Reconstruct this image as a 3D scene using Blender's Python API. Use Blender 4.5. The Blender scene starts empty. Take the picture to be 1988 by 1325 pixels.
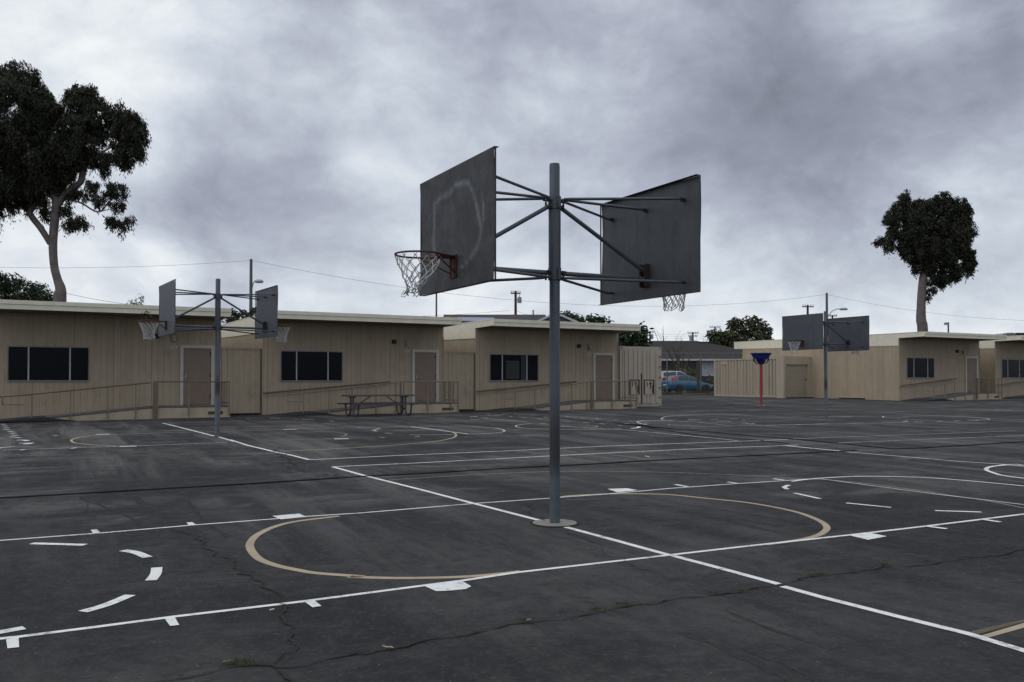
import bpy, bmesh, math, random
from mathutils import Vector, Matrix, noise as mnoise
R = math.radians
random.seed(7)
S = bpy.context.scene
COL = S.collection

# ------------------------------------------------------------------ camera
F = 1700.0; CAMH = 1.53; PITCH = R(1.0)
HOR = 741.0; PPY = HOR - F*math.tan(PITCH); PPX = 994.0
cam = bpy.data.cameras.new('camera'); co = bpy.data.objects.new('camera', cam); COL.objects.link(co)
co.location = (0, 0, CAMH); co.rotation_euler = (R(90)+PITCH, 0, 0)
cam.sensor_width = 36; cam.lens = F/1988*36; cam.clip_end = 3000; cam.clip_start = .05
cam.shift_y = (PPY-662.5)/1988
S.camera = co

def ray(px, py):
    x = (px-PPX)/F; y = (PPY-py)/F
    cp, sp = math.cos(PITCH), math.sin(PITCH)
    return Vector((x, cp - y*sp, sp + y*cp))
def W(px, py, Y):
    r = ray(px, py); k = Y/r.y
    return Vector((r.x*k, Y, CAMH + r.z*k))

# ------------------------------------------------------------------ node helpers
class NT:
    def __init__(s, tree): s.t = tree; s.n = tree.nodes; s.l = tree.links
    def new(s, typ, **kw):
        n = s.n.new(typ)
        for k, v in kw.items(): setattr(n, k, v)
        return n
    def set(s, sock, v):
        if isinstance(v, bpy.types.NodeSocket): s.l.new(v, sock)
        else: sock.default_value = v
    def math(s, op, a, b=0.0, c=None, clamp=False):
        n = s.new('ShaderNodeMath', operation=op); n.use_clamp = clamp
        s.set(n.inputs[0], a); s.set(n.inputs[1], b)
        if c is not None: s.set(n.inputs[2], c)
        return n.outputs[0]
    def vmath(s, op, a, b=None, out=0):
        n = s.new('ShaderNodeVectorMath', operation=op)
        s.set(n.inputs[0], a)
        if b is not None: s.set(n.inputs[1], b)
        return n.outputs[out]
    def noise(s, vec, scale, detail=4, rough=.55, dist=0.0):
        n = s.new('ShaderNodeTexNoise'); s.set(n.inputs['Vector'], vec)
        n.inputs['Scale'].default_value = scale; n.inputs['Detail'].default_value = detail
        n.inputs['Roughness'].default_value = rough; n.inputs['Distortion'].default_value = dist
        return n.outputs[0]
    def ramp(s, fac, stops):
        n = s.new('ShaderNodeValToRGB'); s.set(n.inputs[0], fac)
        e = n.color_ramp.elements
        while len(e) < len(stops): e.new(.5)
        for el, (p, c) in zip(e, stops):
            el.position = p
            el.color = (c, c, c, 1) if not hasattr(c, '__len__') else (c[0], c[1], c[2], 1)
        return n.outputs[0]
    def mix(s, fac, a, b, blend='MIX'):
        n = s.new('ShaderNodeMix', data_type='RGBA', blend_type=blend)
        s.set(n.inputs[0], fac)
        for sock, v in ((n.inputs[6], a), (n.inputs[7], b)):
            if isinstance(v, bpy.types.NodeSocket): s.l.new(v, sock)
            else: sock.default_value = (v[0], v[1], v[2], 1)
        return n.outputs[2]
    def mapping(s, vec, rot=(0,0,0), scale=(1,1,1), loc=(0,0,0)):
        n = s.new('ShaderNodeMapping'); s.set(n.inputs[0], vec)
        n.inputs['Rotation'].default_value = rot; n.inputs['Scale'].default_value = scale; n.inputs['Location'].default_value = loc
        return n.outputs[0]

# ------------------------------------------------------------------ world: cloudy sky
world = bpy.data.worlds.new('World'); S.world = world; world.use_nodes = True
SUN_EL, SUN_AZ = 38, -118      # azimuth from +Y towards +X
g = NT(world.node_tree); g.n.clear()
out = g.new('ShaderNodeOutputWorld')
sky = g.new('ShaderNodeTexSky', sky_type='NISHITA'); sky.sun_disc = False
sky.sun_elevation = R(SUN_EL); sky.sun_rotation = R(SUN_AZ)
bg1 = g.new('ShaderNodeBackground'); g.l.new(sky.outputs[0], bg1.inputs[0]); bg1.inputs[1].default_value = .1
d = g.new('ShaderNodeTexCoord').outputs['Generated']
sep = g.new('ShaderNodeSeparateXYZ'); g.l.new(d, sep.inputs[0])
zc = g.math('MAXIMUM', sep.outputs[2], 0.0)
den = g.math('ADD', zc, .22)
cmb = g.new('ShaderNodeCombineXYZ')
g.l.new(g.math('DIVIDE', sep.outputs[0], den), cmb.inputs[0]); g.l.new(g.math('DIVIDE', sep.outputs[1], den), cmb.inputs[1])
pl = cmb.outputs[0]
_w0 = g.new('ShaderNodeTexNoise'); g.l.new(d, _w0.inputs['Vector']); _w0.inputs['Scale'].default_value = 3.0; _w0.inputs['Detail'].default_value = 4
_s0 = g.new('ShaderNodeVectorMath', operation='SCALE'); g.l.new(g.vmath('SUBTRACT', _w0.outputs['Color'], (.5,.5,.5)), _s0.inputs[0]); _s0.inputs['Scale'].default_value = .25
dw0 = g.vmath('ADD', d, _s0.outputs[0])
n1 = g.noise(g.mapping(pl, scale=(1,.7,1), loc=(1.3,.4,0)), 1.3, 5, .5, .4)
n2 = g.noise(g.mapping(d, scale=(1,1,1.25), loc=(2.2,4,3)), 3.6, 10, .56, .15)
n3 = g.noise(g.mapping(d, scale=(1,1,1.7), loc=(5,2,1)), 9.0, 10, .62, .1)
n4 = g.noise(g.mapping(dw0, scale=(1,1,1.8), loc=(8,1,6)), 17.0, 8, .6, 0)
# warp the direction a little so that the large masses have torn edges
nw = g.new('ShaderNodeTexNoise'); g.l.new(d, nw.inputs['Vector']); nw.inputs['Scale'].default_value = 6.0; nw.inputs['Detail'].default_value = 6
wv = g.vmath('SUBTRACT', nw.outputs['Color'], (.5,.5,.5))
wsc = g.new('ShaderNodeVectorMath', operation='SCALE'); g.l.new(wv, wsc.inputs[0]); wsc.inputs['Scale'].default_value = .11
dw = g.vmath('NORMALIZE', g.vmath('ADD', d, wsc.outputs[0]))
# cloud masses: (px, py, size px, amount)
LOBES = [(50, 40, 170, .30), (400, 60, 150, .13), (300, 170, 120, .07), (760, 90, 60, .12), (860, 130, 50, .09), (800, 190, 90, .06), (1100, 170, 120, .15), (1220, 240, 60, .07),
 (1700, 40, 60, .17), (1780, 90, 50, .09), (130, 500, 140, .12), (330, 510, 50, .16), (560, 545, 80, .13), (950, 590, 140, .15), (1450, 580, 170, .18), (1870, 370, 45, .11), (1750, 600, 190, .20), (740, 350, 55, .08), (1340, 430, 60, .05),
 (640, 20, 90, -.10), (950, 50, 110, -.17), (480, 170, 60, -.06), (400, 320, 130, -.09), (395, 440, 80, -.12), (500, 400, 100, -.08), (650, 440, 120, -.08), (1480, 180, 170, -.13), (1600, 250, 110, -.10),
 (1480, 350, 150, -.14), (1600, 465, 110, -.22), (1900, 200, 100, -.09), (1880, 490, 90, -.10), (1050, 420, 100, -.06), (1500, 30, 80, -.05)]
acc = None
for px, py, s_, a in LOBES:
    v = ray(px, py).normalized()
    dp = g.vmath('DOT_PRODUCT', dw, tuple(v), out='Value')
    k = 1.0/((s_/F)**2)
    e = g.math('MULTIPLY', g.math('POWER', 2.71828, g.math('MULTIPLY', g.math('SUBTRACT', dp, 1.0), k)), a)
    acc = e if acc is None else g.math('ADD', acc, e)
t = g.math('ADD', .525, g.math('MULTIPLY', acc, 1.1))
t = g.math('ADD', t, g.math('MULTIPLY', g.math('SUBTRACT', n1, .5), .16))
t = g.math('ADD', t, g.math('MULTIPLY', g.math('SUBTRACT', n2, .5), .58))
t = g.math('ADD', t, g.math('MULTIPLY', g.math('SUBTRACT', n3, .5), .38))
t = g.math('ADD', t, g.math('MULTIPLY', g.math('SUBTRACT', n4, .5), .26))
t = g.math('ADD', t, g.math('MULTIPLY', g.math('POWER', 2.71828, g.math('MULTIPLY', zc, -8.0)), .27))
t = g.math('ADD', t, g.math('MULTIPLY', g.ramp(zc, [(.42, 0), (.75, 1)]), .35))
colr = g.ramp(t, [(.12, (.20,.213,.262)), (.34, (.30,.322,.393)), (.52, (.435,.463,.550)), (.70, (.63,.68,.76)), (.95, (.96,.99,1.0))])
bg2 = g.new('ShaderNodeBackground'); g.l.new(colr, bg2.inputs[0]); bg2.inputs[1].default_value = 1.0
mx = g.new('ShaderNodeMixShader'); mx.inputs[0].default_value = .94
g.l.new(bg1.outputs[0], mx.inputs[1]); g.l.new(bg2.outputs[0], mx.inputs[2]); g.l.new(mx.outputs[0], out.inputs[0])

sun = bpy.data.lights.new('sun', 'SUN'); so = bpy.data.objects.new('sun', sun); COL.objects.link(so)
sun.energy = .55; sun.angle = R(40); sun.color = (1, .97, .93)
sd = Vector((math.sin(R(SUN_AZ))*math.cos(R(SUN_EL)), math.cos(R(SUN_AZ))*math.cos(R(SUN_EL)), math.sin(R(SUN_EL))))
so.rotation_euler = (-sd).to_track_quat('-Z', 'Y').to_euler(); so.location = (0, 0, 60)
vs = S.view_settings; vs.view_transform = 'Standard'; vs.look = 'None'; vs.exposure = 0.0; vs.gamma = 1; vs.use_curve_mapping = False

# ------------------------------------------------------------------ terrain height
KN = [(-50,0),(8,0),(21,.19),(32,.29),(40,.33),(50,.47),(58,.56),(64,.58),(70,.56),(3000,.56)]
def hz(x, y):
    def lin(y):
        for (a, za), (b, zb) in zip(KN, KN[1:]):
            if a <= y <= b: return za+(zb-za)*(y-a)/(b-a)
        return KN[-1][1] if y > 0 else 0.0
    z = sum(lin(y+o) for o in (-3,-1.5,0,1.5,3))/5
    z -= .085*math.exp(-((x-12.5)**2+(y-30)**2)/(2*6.5**2))
    return z
def G(px, py, up=0.0):
    r = ray(px, py); z = 0.2
    for _ in range(25):
        k = (z-CAMH)/r.z; x, y = r.x*k, r.y*k
        z = .5*z + .5*hz(x, y)
    return Vector((x, y, hz(x, y)+up))

# ------------------------------------------------------------------ materials
def mat(name, color, rough=.7, var=.12, vscale=6.0, bump=0.0, bscale=40.0, metal=0.0, spec=.5, fn=None):
    m = bpy.data.materials.new(name); m.use_nodes = True
    g = NT(m.node_tree); b = g.n['Principled BSDF']
    oc = g.new('ShaderNodeTexCoord').outputs['Object']
    c = tuple(color)
    if var:
        nz = g.noise(oc, vscale, 5, .6)
        base = g.mix(g.ramp(nz, [(.3, 0), (.7, 1)]), tuple(x*(1-var) for x in c), tuple(min(1, x*(1+var)) for x in c))
    else:
        rgb = g.new('ShaderNodeRGB'); rgb.outputs[0].default_value = (*c, 1); base = rgb.outputs[0]
    if fn:
        r = fn(g, oc, base)
        base = r[0] if isinstance(r, tuple) else r
        h = r[1] if isinstance(r, tuple) else None
    else: h = None
    g.l.new(base, b.inputs['Base Color'])
    b.inputs['Roughness'].default_value = rough; b.inputs['Metallic'].default_value = metal
    b.inputs['Specular IOR Level'].default_value = spec
    if bump or h is not None:
        bm = g.new('ShaderNodeBump'); bm.inputs['Strength'].default_value = bump or .5
        bm.inputs['Distance'].default_value = .01
        g.l.new(h if h is not None else g.noise(oc, bscale, 4), bm.inputs['Height'])
        g.l.new(bm.outputs[0], b.inputs['Normal'])
    return m

def f_asphalt(g, oc, base):
    big = g.noise(oc, .16, 6, .62, .8)
    mid = g.noise(g.mapping(oc, loc=(9,4,0)), .9, 6, .66, .6)
    stk = g.noise(g.mapping(g.mapping(oc, rot=(0,0,R(-28.5))), scale=(1.3,.13,1)), 1.0, 6, .68, .5)      # scrubbed bands across the court
    stk2 = g.noise(g.mapping(g.mapping(oc, rot=(0,0,R(-20))), scale=(.16,.8,1), loc=(3,8,1)), 1.0, 6, .7, .7)
    fine = g.noise(oc, 45, 5, .7); grit = g.noise(oc, 190, 2, .8)
    c = g.mix(g.ramp(big, [(.35, 0), (.68, 1)]), (.027,.026,.0285), (.040,.039,.041))
    # pale dusty wear, stronger in some stretches and gritty at its edges
    w = g.math('MULTIPLY', g.ramp(stk, [(.43, 0), (.60, 1)]), g.ramp(big, [(.40, .15), (.54, 1)]))
    w2 = g.math('MULTIPLY', g.ramp(stk2, [(.47, 0), (.60, 1)]), g.ramp(mid, [(.42, .05), (.56, 1)]))
    w = g.math('MAXIMUM', w, w2)
    sepn = g.new('ShaderNodeSeparateXYZ'); g.l.new(oc, sepn.inputs[0])
    far = g.ramp(g.math('DIVIDE', sepn.outputs[1], 60.0), [(.12, .40), (.26, 1.0)])
    w = g.math('MULTIPLY', g.math('MULTIPLY', w, far), g.ramp(fine, [(.34, .45), (.62, 1)]))
    c = g.mix(g.math('MULTIPLY', w, .95), c, (.165,.160,.156))
    # darker sealed / damp patches
    c = g.mix(g.math('MULTIPLY', g.ramp(g.noise(g.mapping(oc, loc=(31,17,0)), .22, 5, .6, 1.2), [(.50, 0), (.58, 1)]), .38), c, (.019,.0187,.0205))
    c = g.mix(g.ramp(grit, [(.30, .45), (.46, 0)]), c, (.015,.015,.016))
    c = g.mix(g.ramp(grit, [(.58, 0), (.72, .50)]), c, (.13,.13,.126))
    spk = g.new('ShaderNodeTexVoronoi'); g.l.new(oc, spk.inputs['Vector']); spk.inputs['Scale'].default_value = 7.0
    c = g.mix(g.ramp(spk.outputs['Distance'], [(.03, .5), (.06, 0)]), c, (.25,.25,.24))
    mot = g.noise(oc, 7.0, 6, .72, .3); mot2 = g.noise(g.mapping(oc, loc=(7,1,2)), 26.0, 4, .7)
    c = g.mix(g.ramp(mot, [(.40, .30), (.50, 0)]), c, (.016,.016,.0175))
    c = g.mix(g.ramp(mot, [(.52, 0), (.66, .30)]), c, (.080,.078,.077))
    c = g.mix(g.ramp(mot2, [(.54, 0), (.68, .50)]), c, (.090,.088,.086))
    h = g.math('ADD', g.math('MULTIPLY', grit, .8), g.math('MULTIPLY', fine, .5))
    return c, h
M = {}
M['asphalt'] = mat('asphalt', (.06,.06,.06), .92, 0, bump=.35, spec=.12, fn=f_asphalt)
def f_paint(th, a):
    def f(g, oc, base):
        nz = g.noise(oc, 14, 6, .7, .3); n2 = g.noise(oc, 120, 3, .7); n0 = g.noise(oc, 1.1, 4, .6)
        s_ = g.math('ADD', g.math('ADD', g.math('MULTIPLY', nz, .5), g.math('MULTIPLY', n2, .25)), g.math('MULTIPLY', n0, .25))
        return g.mix(g.ramp(s_, [(th-.05, a), (th+.05, 0)]), base, (.07,.07,.07))
    return f
M['paint'] = mat('white_paint', (.78,.79,.78), .75, .07, 3, fn=f_paint(.435, .8))
M['paint_worn'] = mat('worn_white_paint', (.55,.55,.54), .8, .15, 3, fn=f_paint(.47, .8))
M['tan'] = mat('tan_paint', (.40,.325,.22), .75, .12, 3, fn=f_paint(.41, .7))
M['tan_worn'] = mat('worn_tan_paint', (.27,.225,.165), .8, .15, 3, fn=f_paint(.50, .8))
M['tar'] = mat('tar_seal', (.009,.009,.010), .95, .2, 9, spec=.03)
M['crack'] = mat('crack', (.012,.012,.011), .95, .2, 20)
M['concrete'] = mat('concrete', (.24,.225,.20), .9, .25, 14, bump=.3, bscale=60)
def f_siding(pitch, dark):
    def f(g, oc, base):
        s = g.new('ShaderNodeSeparateXYZ'); g.l.new(oc, s.inputs[0])
        q = g.math('SUBTRACT', s.outputs[0], s.outputs[1])
        u = g.math('DIVIDE', g.math('ADD', q, 40.03), pitch)
        fr = g.math('FRACT', u)
        gr = g.ramp(fr, [(.0, 1), (.045, 1), (.075, 0), (.97, 0)])
        seam = g.ramp(g.math('FRACT', g.math('DIVIDE', g.math('ADD', q, 40.03), pitch*6)), [(0, 1), (.012, 1), (.016, 0)])
        wn = g.new('ShaderNodeTexWhiteNoise', noise_dimensions='1D'); g.l.new(g.math('FLOOR', u), wn.inputs['W'])
        streak = g.noise(g.mapping(oc, scale=(9,9,.35)), 1.0, 5, .6)
        dirt = g.noise(g.mapping(oc, scale=(1,1,.6)), .8, 5, .6)
        c = g.mix(g.math('MULTIPLY', wn.outputs['Value'], .16), base, tuple(x*.75 for x in dark))
        c = g.mix(g.math('MULTIPLY', g.ramp(streak, [(.52, 0), (.8, 1)]), .35), c, dark)
        c = g.mix(g.math('MULTIPLY', g.ramp(dirt, [(.45, 0), (.75, 1)]), .25), c, dark)
        blot = g.noise(g.mapping(oc, scale=(2.2,2.2,1.2), loc=(3,1,7)), 1.4, 7, .72, .6)
        c = g.mix(g.math('MULTIPLY', g.ramp(blot, [(.52, 0), (.64, 1)]), .22), c, tuple(x*1.75 for x in dark))
        c = g.mix(g.math('MULTIPLY', g.ramp(blot, [(.34, 1), (.44, 0)]), .28), c, tuple(x*.62 for x in dark))
        c = g.mix(g.math('MULTIPLY', gr, .30), c, tuple(x*.45 for x in dark))
        c = g.mix(g.math('MULTIPLY', seam, .45), c, tuple(x*.4 for x in dark))
        return c, g.math('SUBTRACT', 1.0, gr)
    return f
M['siding'] = mat('tan_siding', (.40,.326,.232), .8, .06, 2, bump=.7, fn=f_siding(.203, (.245,.190,.140)))
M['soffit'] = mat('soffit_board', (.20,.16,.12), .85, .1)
M['fascia'] = mat('cream_fascia', (.72,.675,.55), .6, .08, 3)
M['roofing'] = mat('roof_gravel', (.28,.27,.25), .9, .2, 30)
M['trim'] = mat('cream_trim', (.48,.465,.39), .6, .06)
M['door'] = mat('brown_door', (.205,.150,.115), .55, .08, 3)
M['glass'] = mat('window_glass', (.005,.006,.010), .16, .2, 1.5, spec=.08)
M['alu'] = mat('window_aluminium', (.20,.20,.22), .5, .1, metal=.1)
M['rail'] = mat('brown_rail', (.155,.115,.082), .6, .15)
M['railtan'] = mat('tan_rail', (.20,.162,.118), .6, .15)
M['ply'] = mat('tan_plywood', (.37,.31,.225), .8, .14, 3)
M['deck'] = mat('ramp_deck', (.115,.11,.115), .85, .15)
M['black'] = mat('black_part', (.012,.011,.011), .6, .1)
M['steel'] = mat('dull_steel', (.28,.28,.28), .45, .15, metal=.5)
def f_galv(stain=None):
    def f(g, oc, base):
        sp = g.noise(oc, 30, 4, .7); run = g.noise(g.mapping(oc, scale=(14,14,1.2)), 1.0, 5, .65)
        blt = g.noise(oc, 3.0, 5, .6, .6)
        c = g.mix(g.math('MULTIPLY', g.ramp(sp, [(.4, 0), (.7, 1)]), .35), base, (.13,.155,.19))
        c = g.mix(g.math('MULTIPLY', g.ramp(run, [(.50, 0), (.72, 1)]), .45), c, (.07,.066,.064))
        c = g.mix(g.math('MULTIPLY', g.ramp(blt, [(.55, 0), (.75, 1)]), .30), c, (.085,.065,.05))
        if stain:
            z0, z1, z2, z3 = stain
            s = g.new('ShaderNodeSeparateXYZ'); g.l.new(oc, s.inputs[0])
            zz = g.math('ADD', s.outputs[2], g.math('MULTIPLY', g.math('SUBTRACT', g.noise(oc, 9, 5, .7), .5), .34))
            f_ = g.ramp(g.math('DIVIDE', zz, 4.0), [(z0/4, 0), (z1/4, 1), (z2/4, 1), (z3/4, 0)])
            c = g.mix(g.math('MULTIPLY', f_, .82), c, (.018,.017,.017))
        return c
    return f
M['galv'] = mat('galvanised_pipe', (.070,.083,.104), .5, .12, 5, metal=.15, fn=f_galv())
M['galv_pole'] = mat('galvanised_pole', (.082,.097,.122), .5, .12, 5, metal=.15, fn=f_galv((.45, .68, .95, 1.40)))
M['galv_far'] = mat('galvanised_pole_scuffed', (.105,.122,.148), .5, .12, 5, metal=.15, fn=f_galv((.95, 1.10, 1.28, 1.5)))
def f_board(g, oc, base):
    at = g.new('ShaderNodeAttribute'); at.attribute_name = 'wear'
    nz = g.noise(oc, 4.0, 6, .7, .5); run = g.noise(g.mapping(oc, scale=(9,9,.9)), 1.0, 6, .7)
    sp = g.noise(oc, 24, 5, .7)
    c = g.mix(g.math('MULTIPLY', g.ramp(run, [(.48, 0), (.72, 1)]), .6), base, (.020,.020,.022))
    c = g.mix(g.math('MULTIPLY', g.ramp(nz, [(.46, 0), (.64, 1)]), .75), c, (.062,.068,.076))
    c = g.mix(g.math('MULTIPLY', g.ramp(sp, [(.54, 0), (.68, 1)]), .45), c, (.085,.089,.094))
    wv = g.math('MULTIPLY', at.outputs['Fac'], g.math('ADD', .25, g.ramp(g.noise(oc, 13, 6, .8), [(.38, 0), (.58, .85)])))
    return g.mix(wv, c, (.20,.215,.23))
M['board'] = mat('sheet_metal_board', (.030,.030,.032), .6, .22, 3, metal=.1, fn=f_board)  # near left board: colour darkened to offset the sun falling on its front
M['board_lightened'] = mat('sheet_metal_lightened', (.052,.057,.065), .55, .2, 3, metal=.15, fn=f_board)  # lighter copy for the whole near right board, its colour offsets shade
M['board_far'] = mat('painted_metal_board', (.068,.077,.093), .55, .12, 3, metal=.1, fn=f_board)
M['rim'] = mat('rusty_red_rim', (.075,.022,.018), .65, .35, 25)
M['rust'] = mat('rusty_bolt', (.04,.024,.018), .8, .3, 30)
M['net'] = mat('net_cord', (.50,.50,.50), .9, .12, 20)
def f_cont(g, oc, base):
    nz = g.noise(oc, 2.2, 6, .7); run = g.noise(g.mapping(oc, scale=(5,5,.4)), 1.0, 5, .7)
    c = g.mix(g.math('MULTIPLY', g.ramp(run, [(.5, 0), (.75, 1)]), .4), base, (.23,.19,.14))
    return g.mix(g.math('MULTIPLY', g.ramp(nz, [(.62, 0), (.72, 1)]), .4), c, (.20,.14,.09))
M['cont'] = mat('container_paint', (.44,.385,.315), .6, .05, 3, fn=f_cont)
M['cont2'] = mat('container_paint_yellowish', (.40,.345,.265), .6, .05, 3, fn=f_cont)
M['bark'] = mat('pale_bark', (.135,.115,.108), .85, .35, 2.5, bump=.5, bscale=12)
M['barkd'] = mat('dark_bark', (.075,.06,.05), .9, .3, 4)
def leafmat(name, a, b):
    m = bpy.data.materials.new(name); m.use_nodes = True; g = NT(m.node_tree); bs = g.n['Principled BSDF']
    at = g.new('ShaderNodeAttribute'); at.attribute_name = 'leafv'
    g.l.new(g.mix(at.outputs['Fac'], a, b), bs.inputs['Base Color']); bs.inputs['Roughness'].default_value = .65
    bs.inputs['Specular IOR Level'].default_value = .25
    return m
M['euc'] = leafmat('eucalyptus_leaf', (.012,.016,.010), (.044,.046,.027))
M['leafd'] = leafmat('dark_leaf', (.018,.032,.018), (.050,.072,.032))
M['leafo'] = leafmat('olive_leaf', (.030,.042,.020), (.075,.085,.040))
M['grass'] = leafmat('grass_blade', (.030,.045,.012), (.10,.12,.035))
M['blue'] = mat('royal_blue_plastic', (.010,.022,.16), .45, .08)
M['red'] = mat('red_pole_paint', (.30,.018,.022), .5, .12)
M['carblue'] = mat('blue_car_paint', (.004,.085,.175), .28, .03, spec=.6)
M['carwhite'] = mat('silver_car_paint', (.36,.40,.44), .3, .03, spec=.6)
M['carglass'] = mat('car_glass', (.03,.045,.05), .08, .05, spec=.6)
M['tyre'] = mat('tyre_rubber', (.012,.012,.012), .8, .1)
M['wheel'] = mat('alloy_wheel', (.32,.33,.34), .4, .1, metal=.5)
M['tail'] = mat('tail_lamp_red', (.42,.02,.02), .3, .05)
M['plate'] = mat('number_plate', (.45,.42,.40), .5, .05)
def f_shing(g, oc, base):
    nz = g.noise(g.mapping(oc, scale=(3,3,9)), 1.4, 5, .7)
    return g.mix(g.math('MULTIPLY', nz, .5), base, (.014,.013,.015))
M['shingle'] = mat('dark_shingle', (.030,.025,.026), .9, .2, 3, fn=f_shing)
M['shingle2'] = mat('grey_shingle', (.045,.045,.048), .9, .2, 3, fn=f_shing)
M['brownwall'] = mat('brown_brick', (.062,.042,.036), .9, .2, 5)
M['bluewall'] = mat('slate_blue_wall', (.06,.075,.115), .8, .1)
M['white'] = mat('white_trim_paint', (.50,.50,.50), .6, .05)
M['curtain'] = mat('pale_curtain', (.36,.40,.45), .8, .2, 6)
M['metalroof'] = mat('blue_grey_metal_roof', (.23,.26,.35), .5, .06)
M['wood'] = mat('utility_pole_wood', (.060,.042,.034), .9, .2, 3)
M['polegrey'] = mat('weathered_pole', (.11,.115,.12), .8, .15)
M['greybox'] = mat('transformer_grey', (.27,.30,.32), .5, .08)
M['wire'] = mat('wire_black', (.05,.05,.055), .7, 0)
M['table'] = mat('table_grey_coating', (.055,.055,.065), .6, .2, 6)
M['tabletop'] = mat('table_top_coating', (.085,.08,.08), .6, .2, 6)
M['leaflitter'] = mat('dry_leaf', (.30,.24,.15), .8, .3, 40)
M['street'] = mat('street_asphalt', (.085,.085,.085), .9, .15, 1.5)
def f_verge(g, oc, base): return g.mix(g.noise(oc, 1.5, 5, .7), (.05,.065,.025), (.15,.13,.09))
M['verge'] = mat('verge_grass', (.07,.08,.04), .95, .1, fn=f_verge)
M['soil'] = mat('ground_far', (.09,.085,.07), .95, .2, .5)
M['chain'] = mat('chain_link_wire', (.17,.18,.19), .5, .1, metal=.4)
M['poster'] = mat('faded_poster', (.019,.018,.010), .5, .25, 7)
M['signface'] = mat('room_sign_white', (.42,.42,.42), .6, .05)
M['ltgrey'] = mat('lamp_housing', (.42,.44,.45), .5, .05)
M['litter'] = mat('white_litter', (.62,.60,.56), .8, .1)

# ------------------------------------------------------------------ mesh builder
class MB:
    def __init__(s): s.v = []; s.f = []; s.sm = []
    def add(s, vs, fs, smooth=False):
        o = len(s.v); s.v += [tuple(v) for v in vs]; s.f += [tuple(i+o for i in f) for f in fs]; s.sm += [smooth]*len(fs)
    def box(s, x0, x1, y0, y1, z0, z1, m=None):
        vs = [Vector((x, y, z)) for z in (z0, z1) for y in (y0, y1) for x in (x0, x1)]
        if m is not None: vs = [m @ v for v in vs]
        s.add(vs, [(0,2,3,1),(4,5,7,6),(0,1,5,4),(2,6,7,3),(0,4,6,2),(1,3,7,5)])
    def bar(s, p0, p1, w, h):      # rectangular bar between two points
        p0, p1 = Vector(p0), Vector(p1); d = (p1-p0); L = d.length; q = d.to_track_quat('Y', 'Z').to_matrix().to_4x4()
        s.box(-w/2, w/2, 0, L, -h/2, h/2, Matrix.Translation(p0) @ q)
    def tube(s, pts, rad, seg=10, cap=True, smooth=True):
        pts = [Vector(p) for p in pts]; n = len(pts)
        if not hasattr(rad, '__len__'): rad = [rad]*n
        rings = []; up = None
        for i, p in enumerate(pts):
            t = (pts[min(i+1, n-1)]-pts[max(i-1, 0)]).normalized()
            if up is None: up = Vector((0,0,1)) if abs(t.z) < .9 else Vector((1,0,0))
            a = t.cross(up).normalized(); b = a.cross(t).normalized(); up = b
            rings.append([p+(a*math.cos(2*math.pi*k/seg)+b*math.sin(2*math.pi*k/seg))*rad[i] for k in range(seg)])
        vs = [v for r in rings for v in r]; fs = []
        for i in range(n-1):
            for k in range(seg):
                k2 = (k+1) % seg
                fs.append((i*seg+k, (i+1)*seg+k, (i+1)*seg+k2, i*seg+k2))
        s.add(vs, fs, smooth)
        if cap: s.add(rings[0], [tuple(range(seg))]); s.add(rings[-1], [tuple(reversed(range(seg)))])
    def ring(s, c, R_, r, seg=40, sub=8):
        pts = [Vector(c)+Vector((R_*math.cos(2*math.pi*k/seg), R_*math.sin(2*math.pi*k/seg), 0)) for k in range(seg)]
        vs = []; fs = []
        for k, p in enumerate(pts):
            o = (p-Vector(c)).normalized()
            for j in range(sub):
                a = 2*math.pi*j/sub; vs.append(p+o*r*math.cos(a)+Vector((0,0,r*math.sin(a))))
        for k in range(seg):
            for j in range(sub):
                a, b = k, (k+1) % seg; j2 = (j+1) % sub
                fs.append((a*sub+j, b*sub+j, b*sub+j2, a*sub+j2))
        s.add(vs, fs, True)
    def prism(s, poly, z0, z1, m=None):
        n = len(poly); vs = [Vector((p[0], p[1], z0)) for p in poly]+[Vector((p[0], p[1], z1)) for p in poly]
        if m is not None: vs = [m @ v for v in vs]
        s.add(vs, [tuple(reversed(range(n))), tuple(range(n, 2*n))]+[(i, (i+1) % n, n+(i+1) % n, n+i) for i in range(n)])
    def prism_x(s, poly, x0, x1):   # poly in (y, z), extruded along x
        n = len(poly); vs = [Vector((x0, p[0], p[1])) for p in poly]+[Vector((x1, p[0], p[1])) for p in poly]
        s.add(vs, [tuple(reversed(range(n))), tuple(range(n, 2*n))]+[(i, (i+1) % n, n+(i+1) % n, n+i) for i in range(n)])
    def lathe(s, prof, seg=24, c=(0,0,0)):
        c = Vector(c); vs = []; fs = []
        for r, z in prof:
            for k in range(seg):
                a = 2*math.pi*k/seg; vs.append(c+Vector((r*math.cos(a), r*math.sin(a), z)))
        for i in range(len(prof)-1):
            for k in range(seg):
                k2 = (k+1) % seg; fs.append((i*seg+k, i*seg+k2, (i+1)*seg+k2, (i+1)*seg+k))
        s.add(vs, fs, True)
    def build(s, name, m, parent=None, fix=True):
        me = bpy.data.meshes.new(name); me.from_pydata([tuple(v) for v in s.v], [], s.f); me.update()
        me.polygons.foreach_set('use_smooth', s.sm)
        me.materials.append(M[m] if isinstance(m, str) else m)
        if fix:
            bm = bmesh.new(); bm.from_mesh(me); bmesh.ops.recalc_face_normals(bm, faces=bm.faces); bm.to_mesh(me); bm.free()
        o = bpy.data.objects.new(name, me); COL.objects.link(o)
        if parent is not None: o.parent = parent
        return o
def tag(o, label=None, cat=None, group=None, kind=None):
    if label: o['label'] = label
    if cat: o['category'] = cat
    if group: o['group'] = group
    if kind: o['kind'] = kind
    return o
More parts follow.
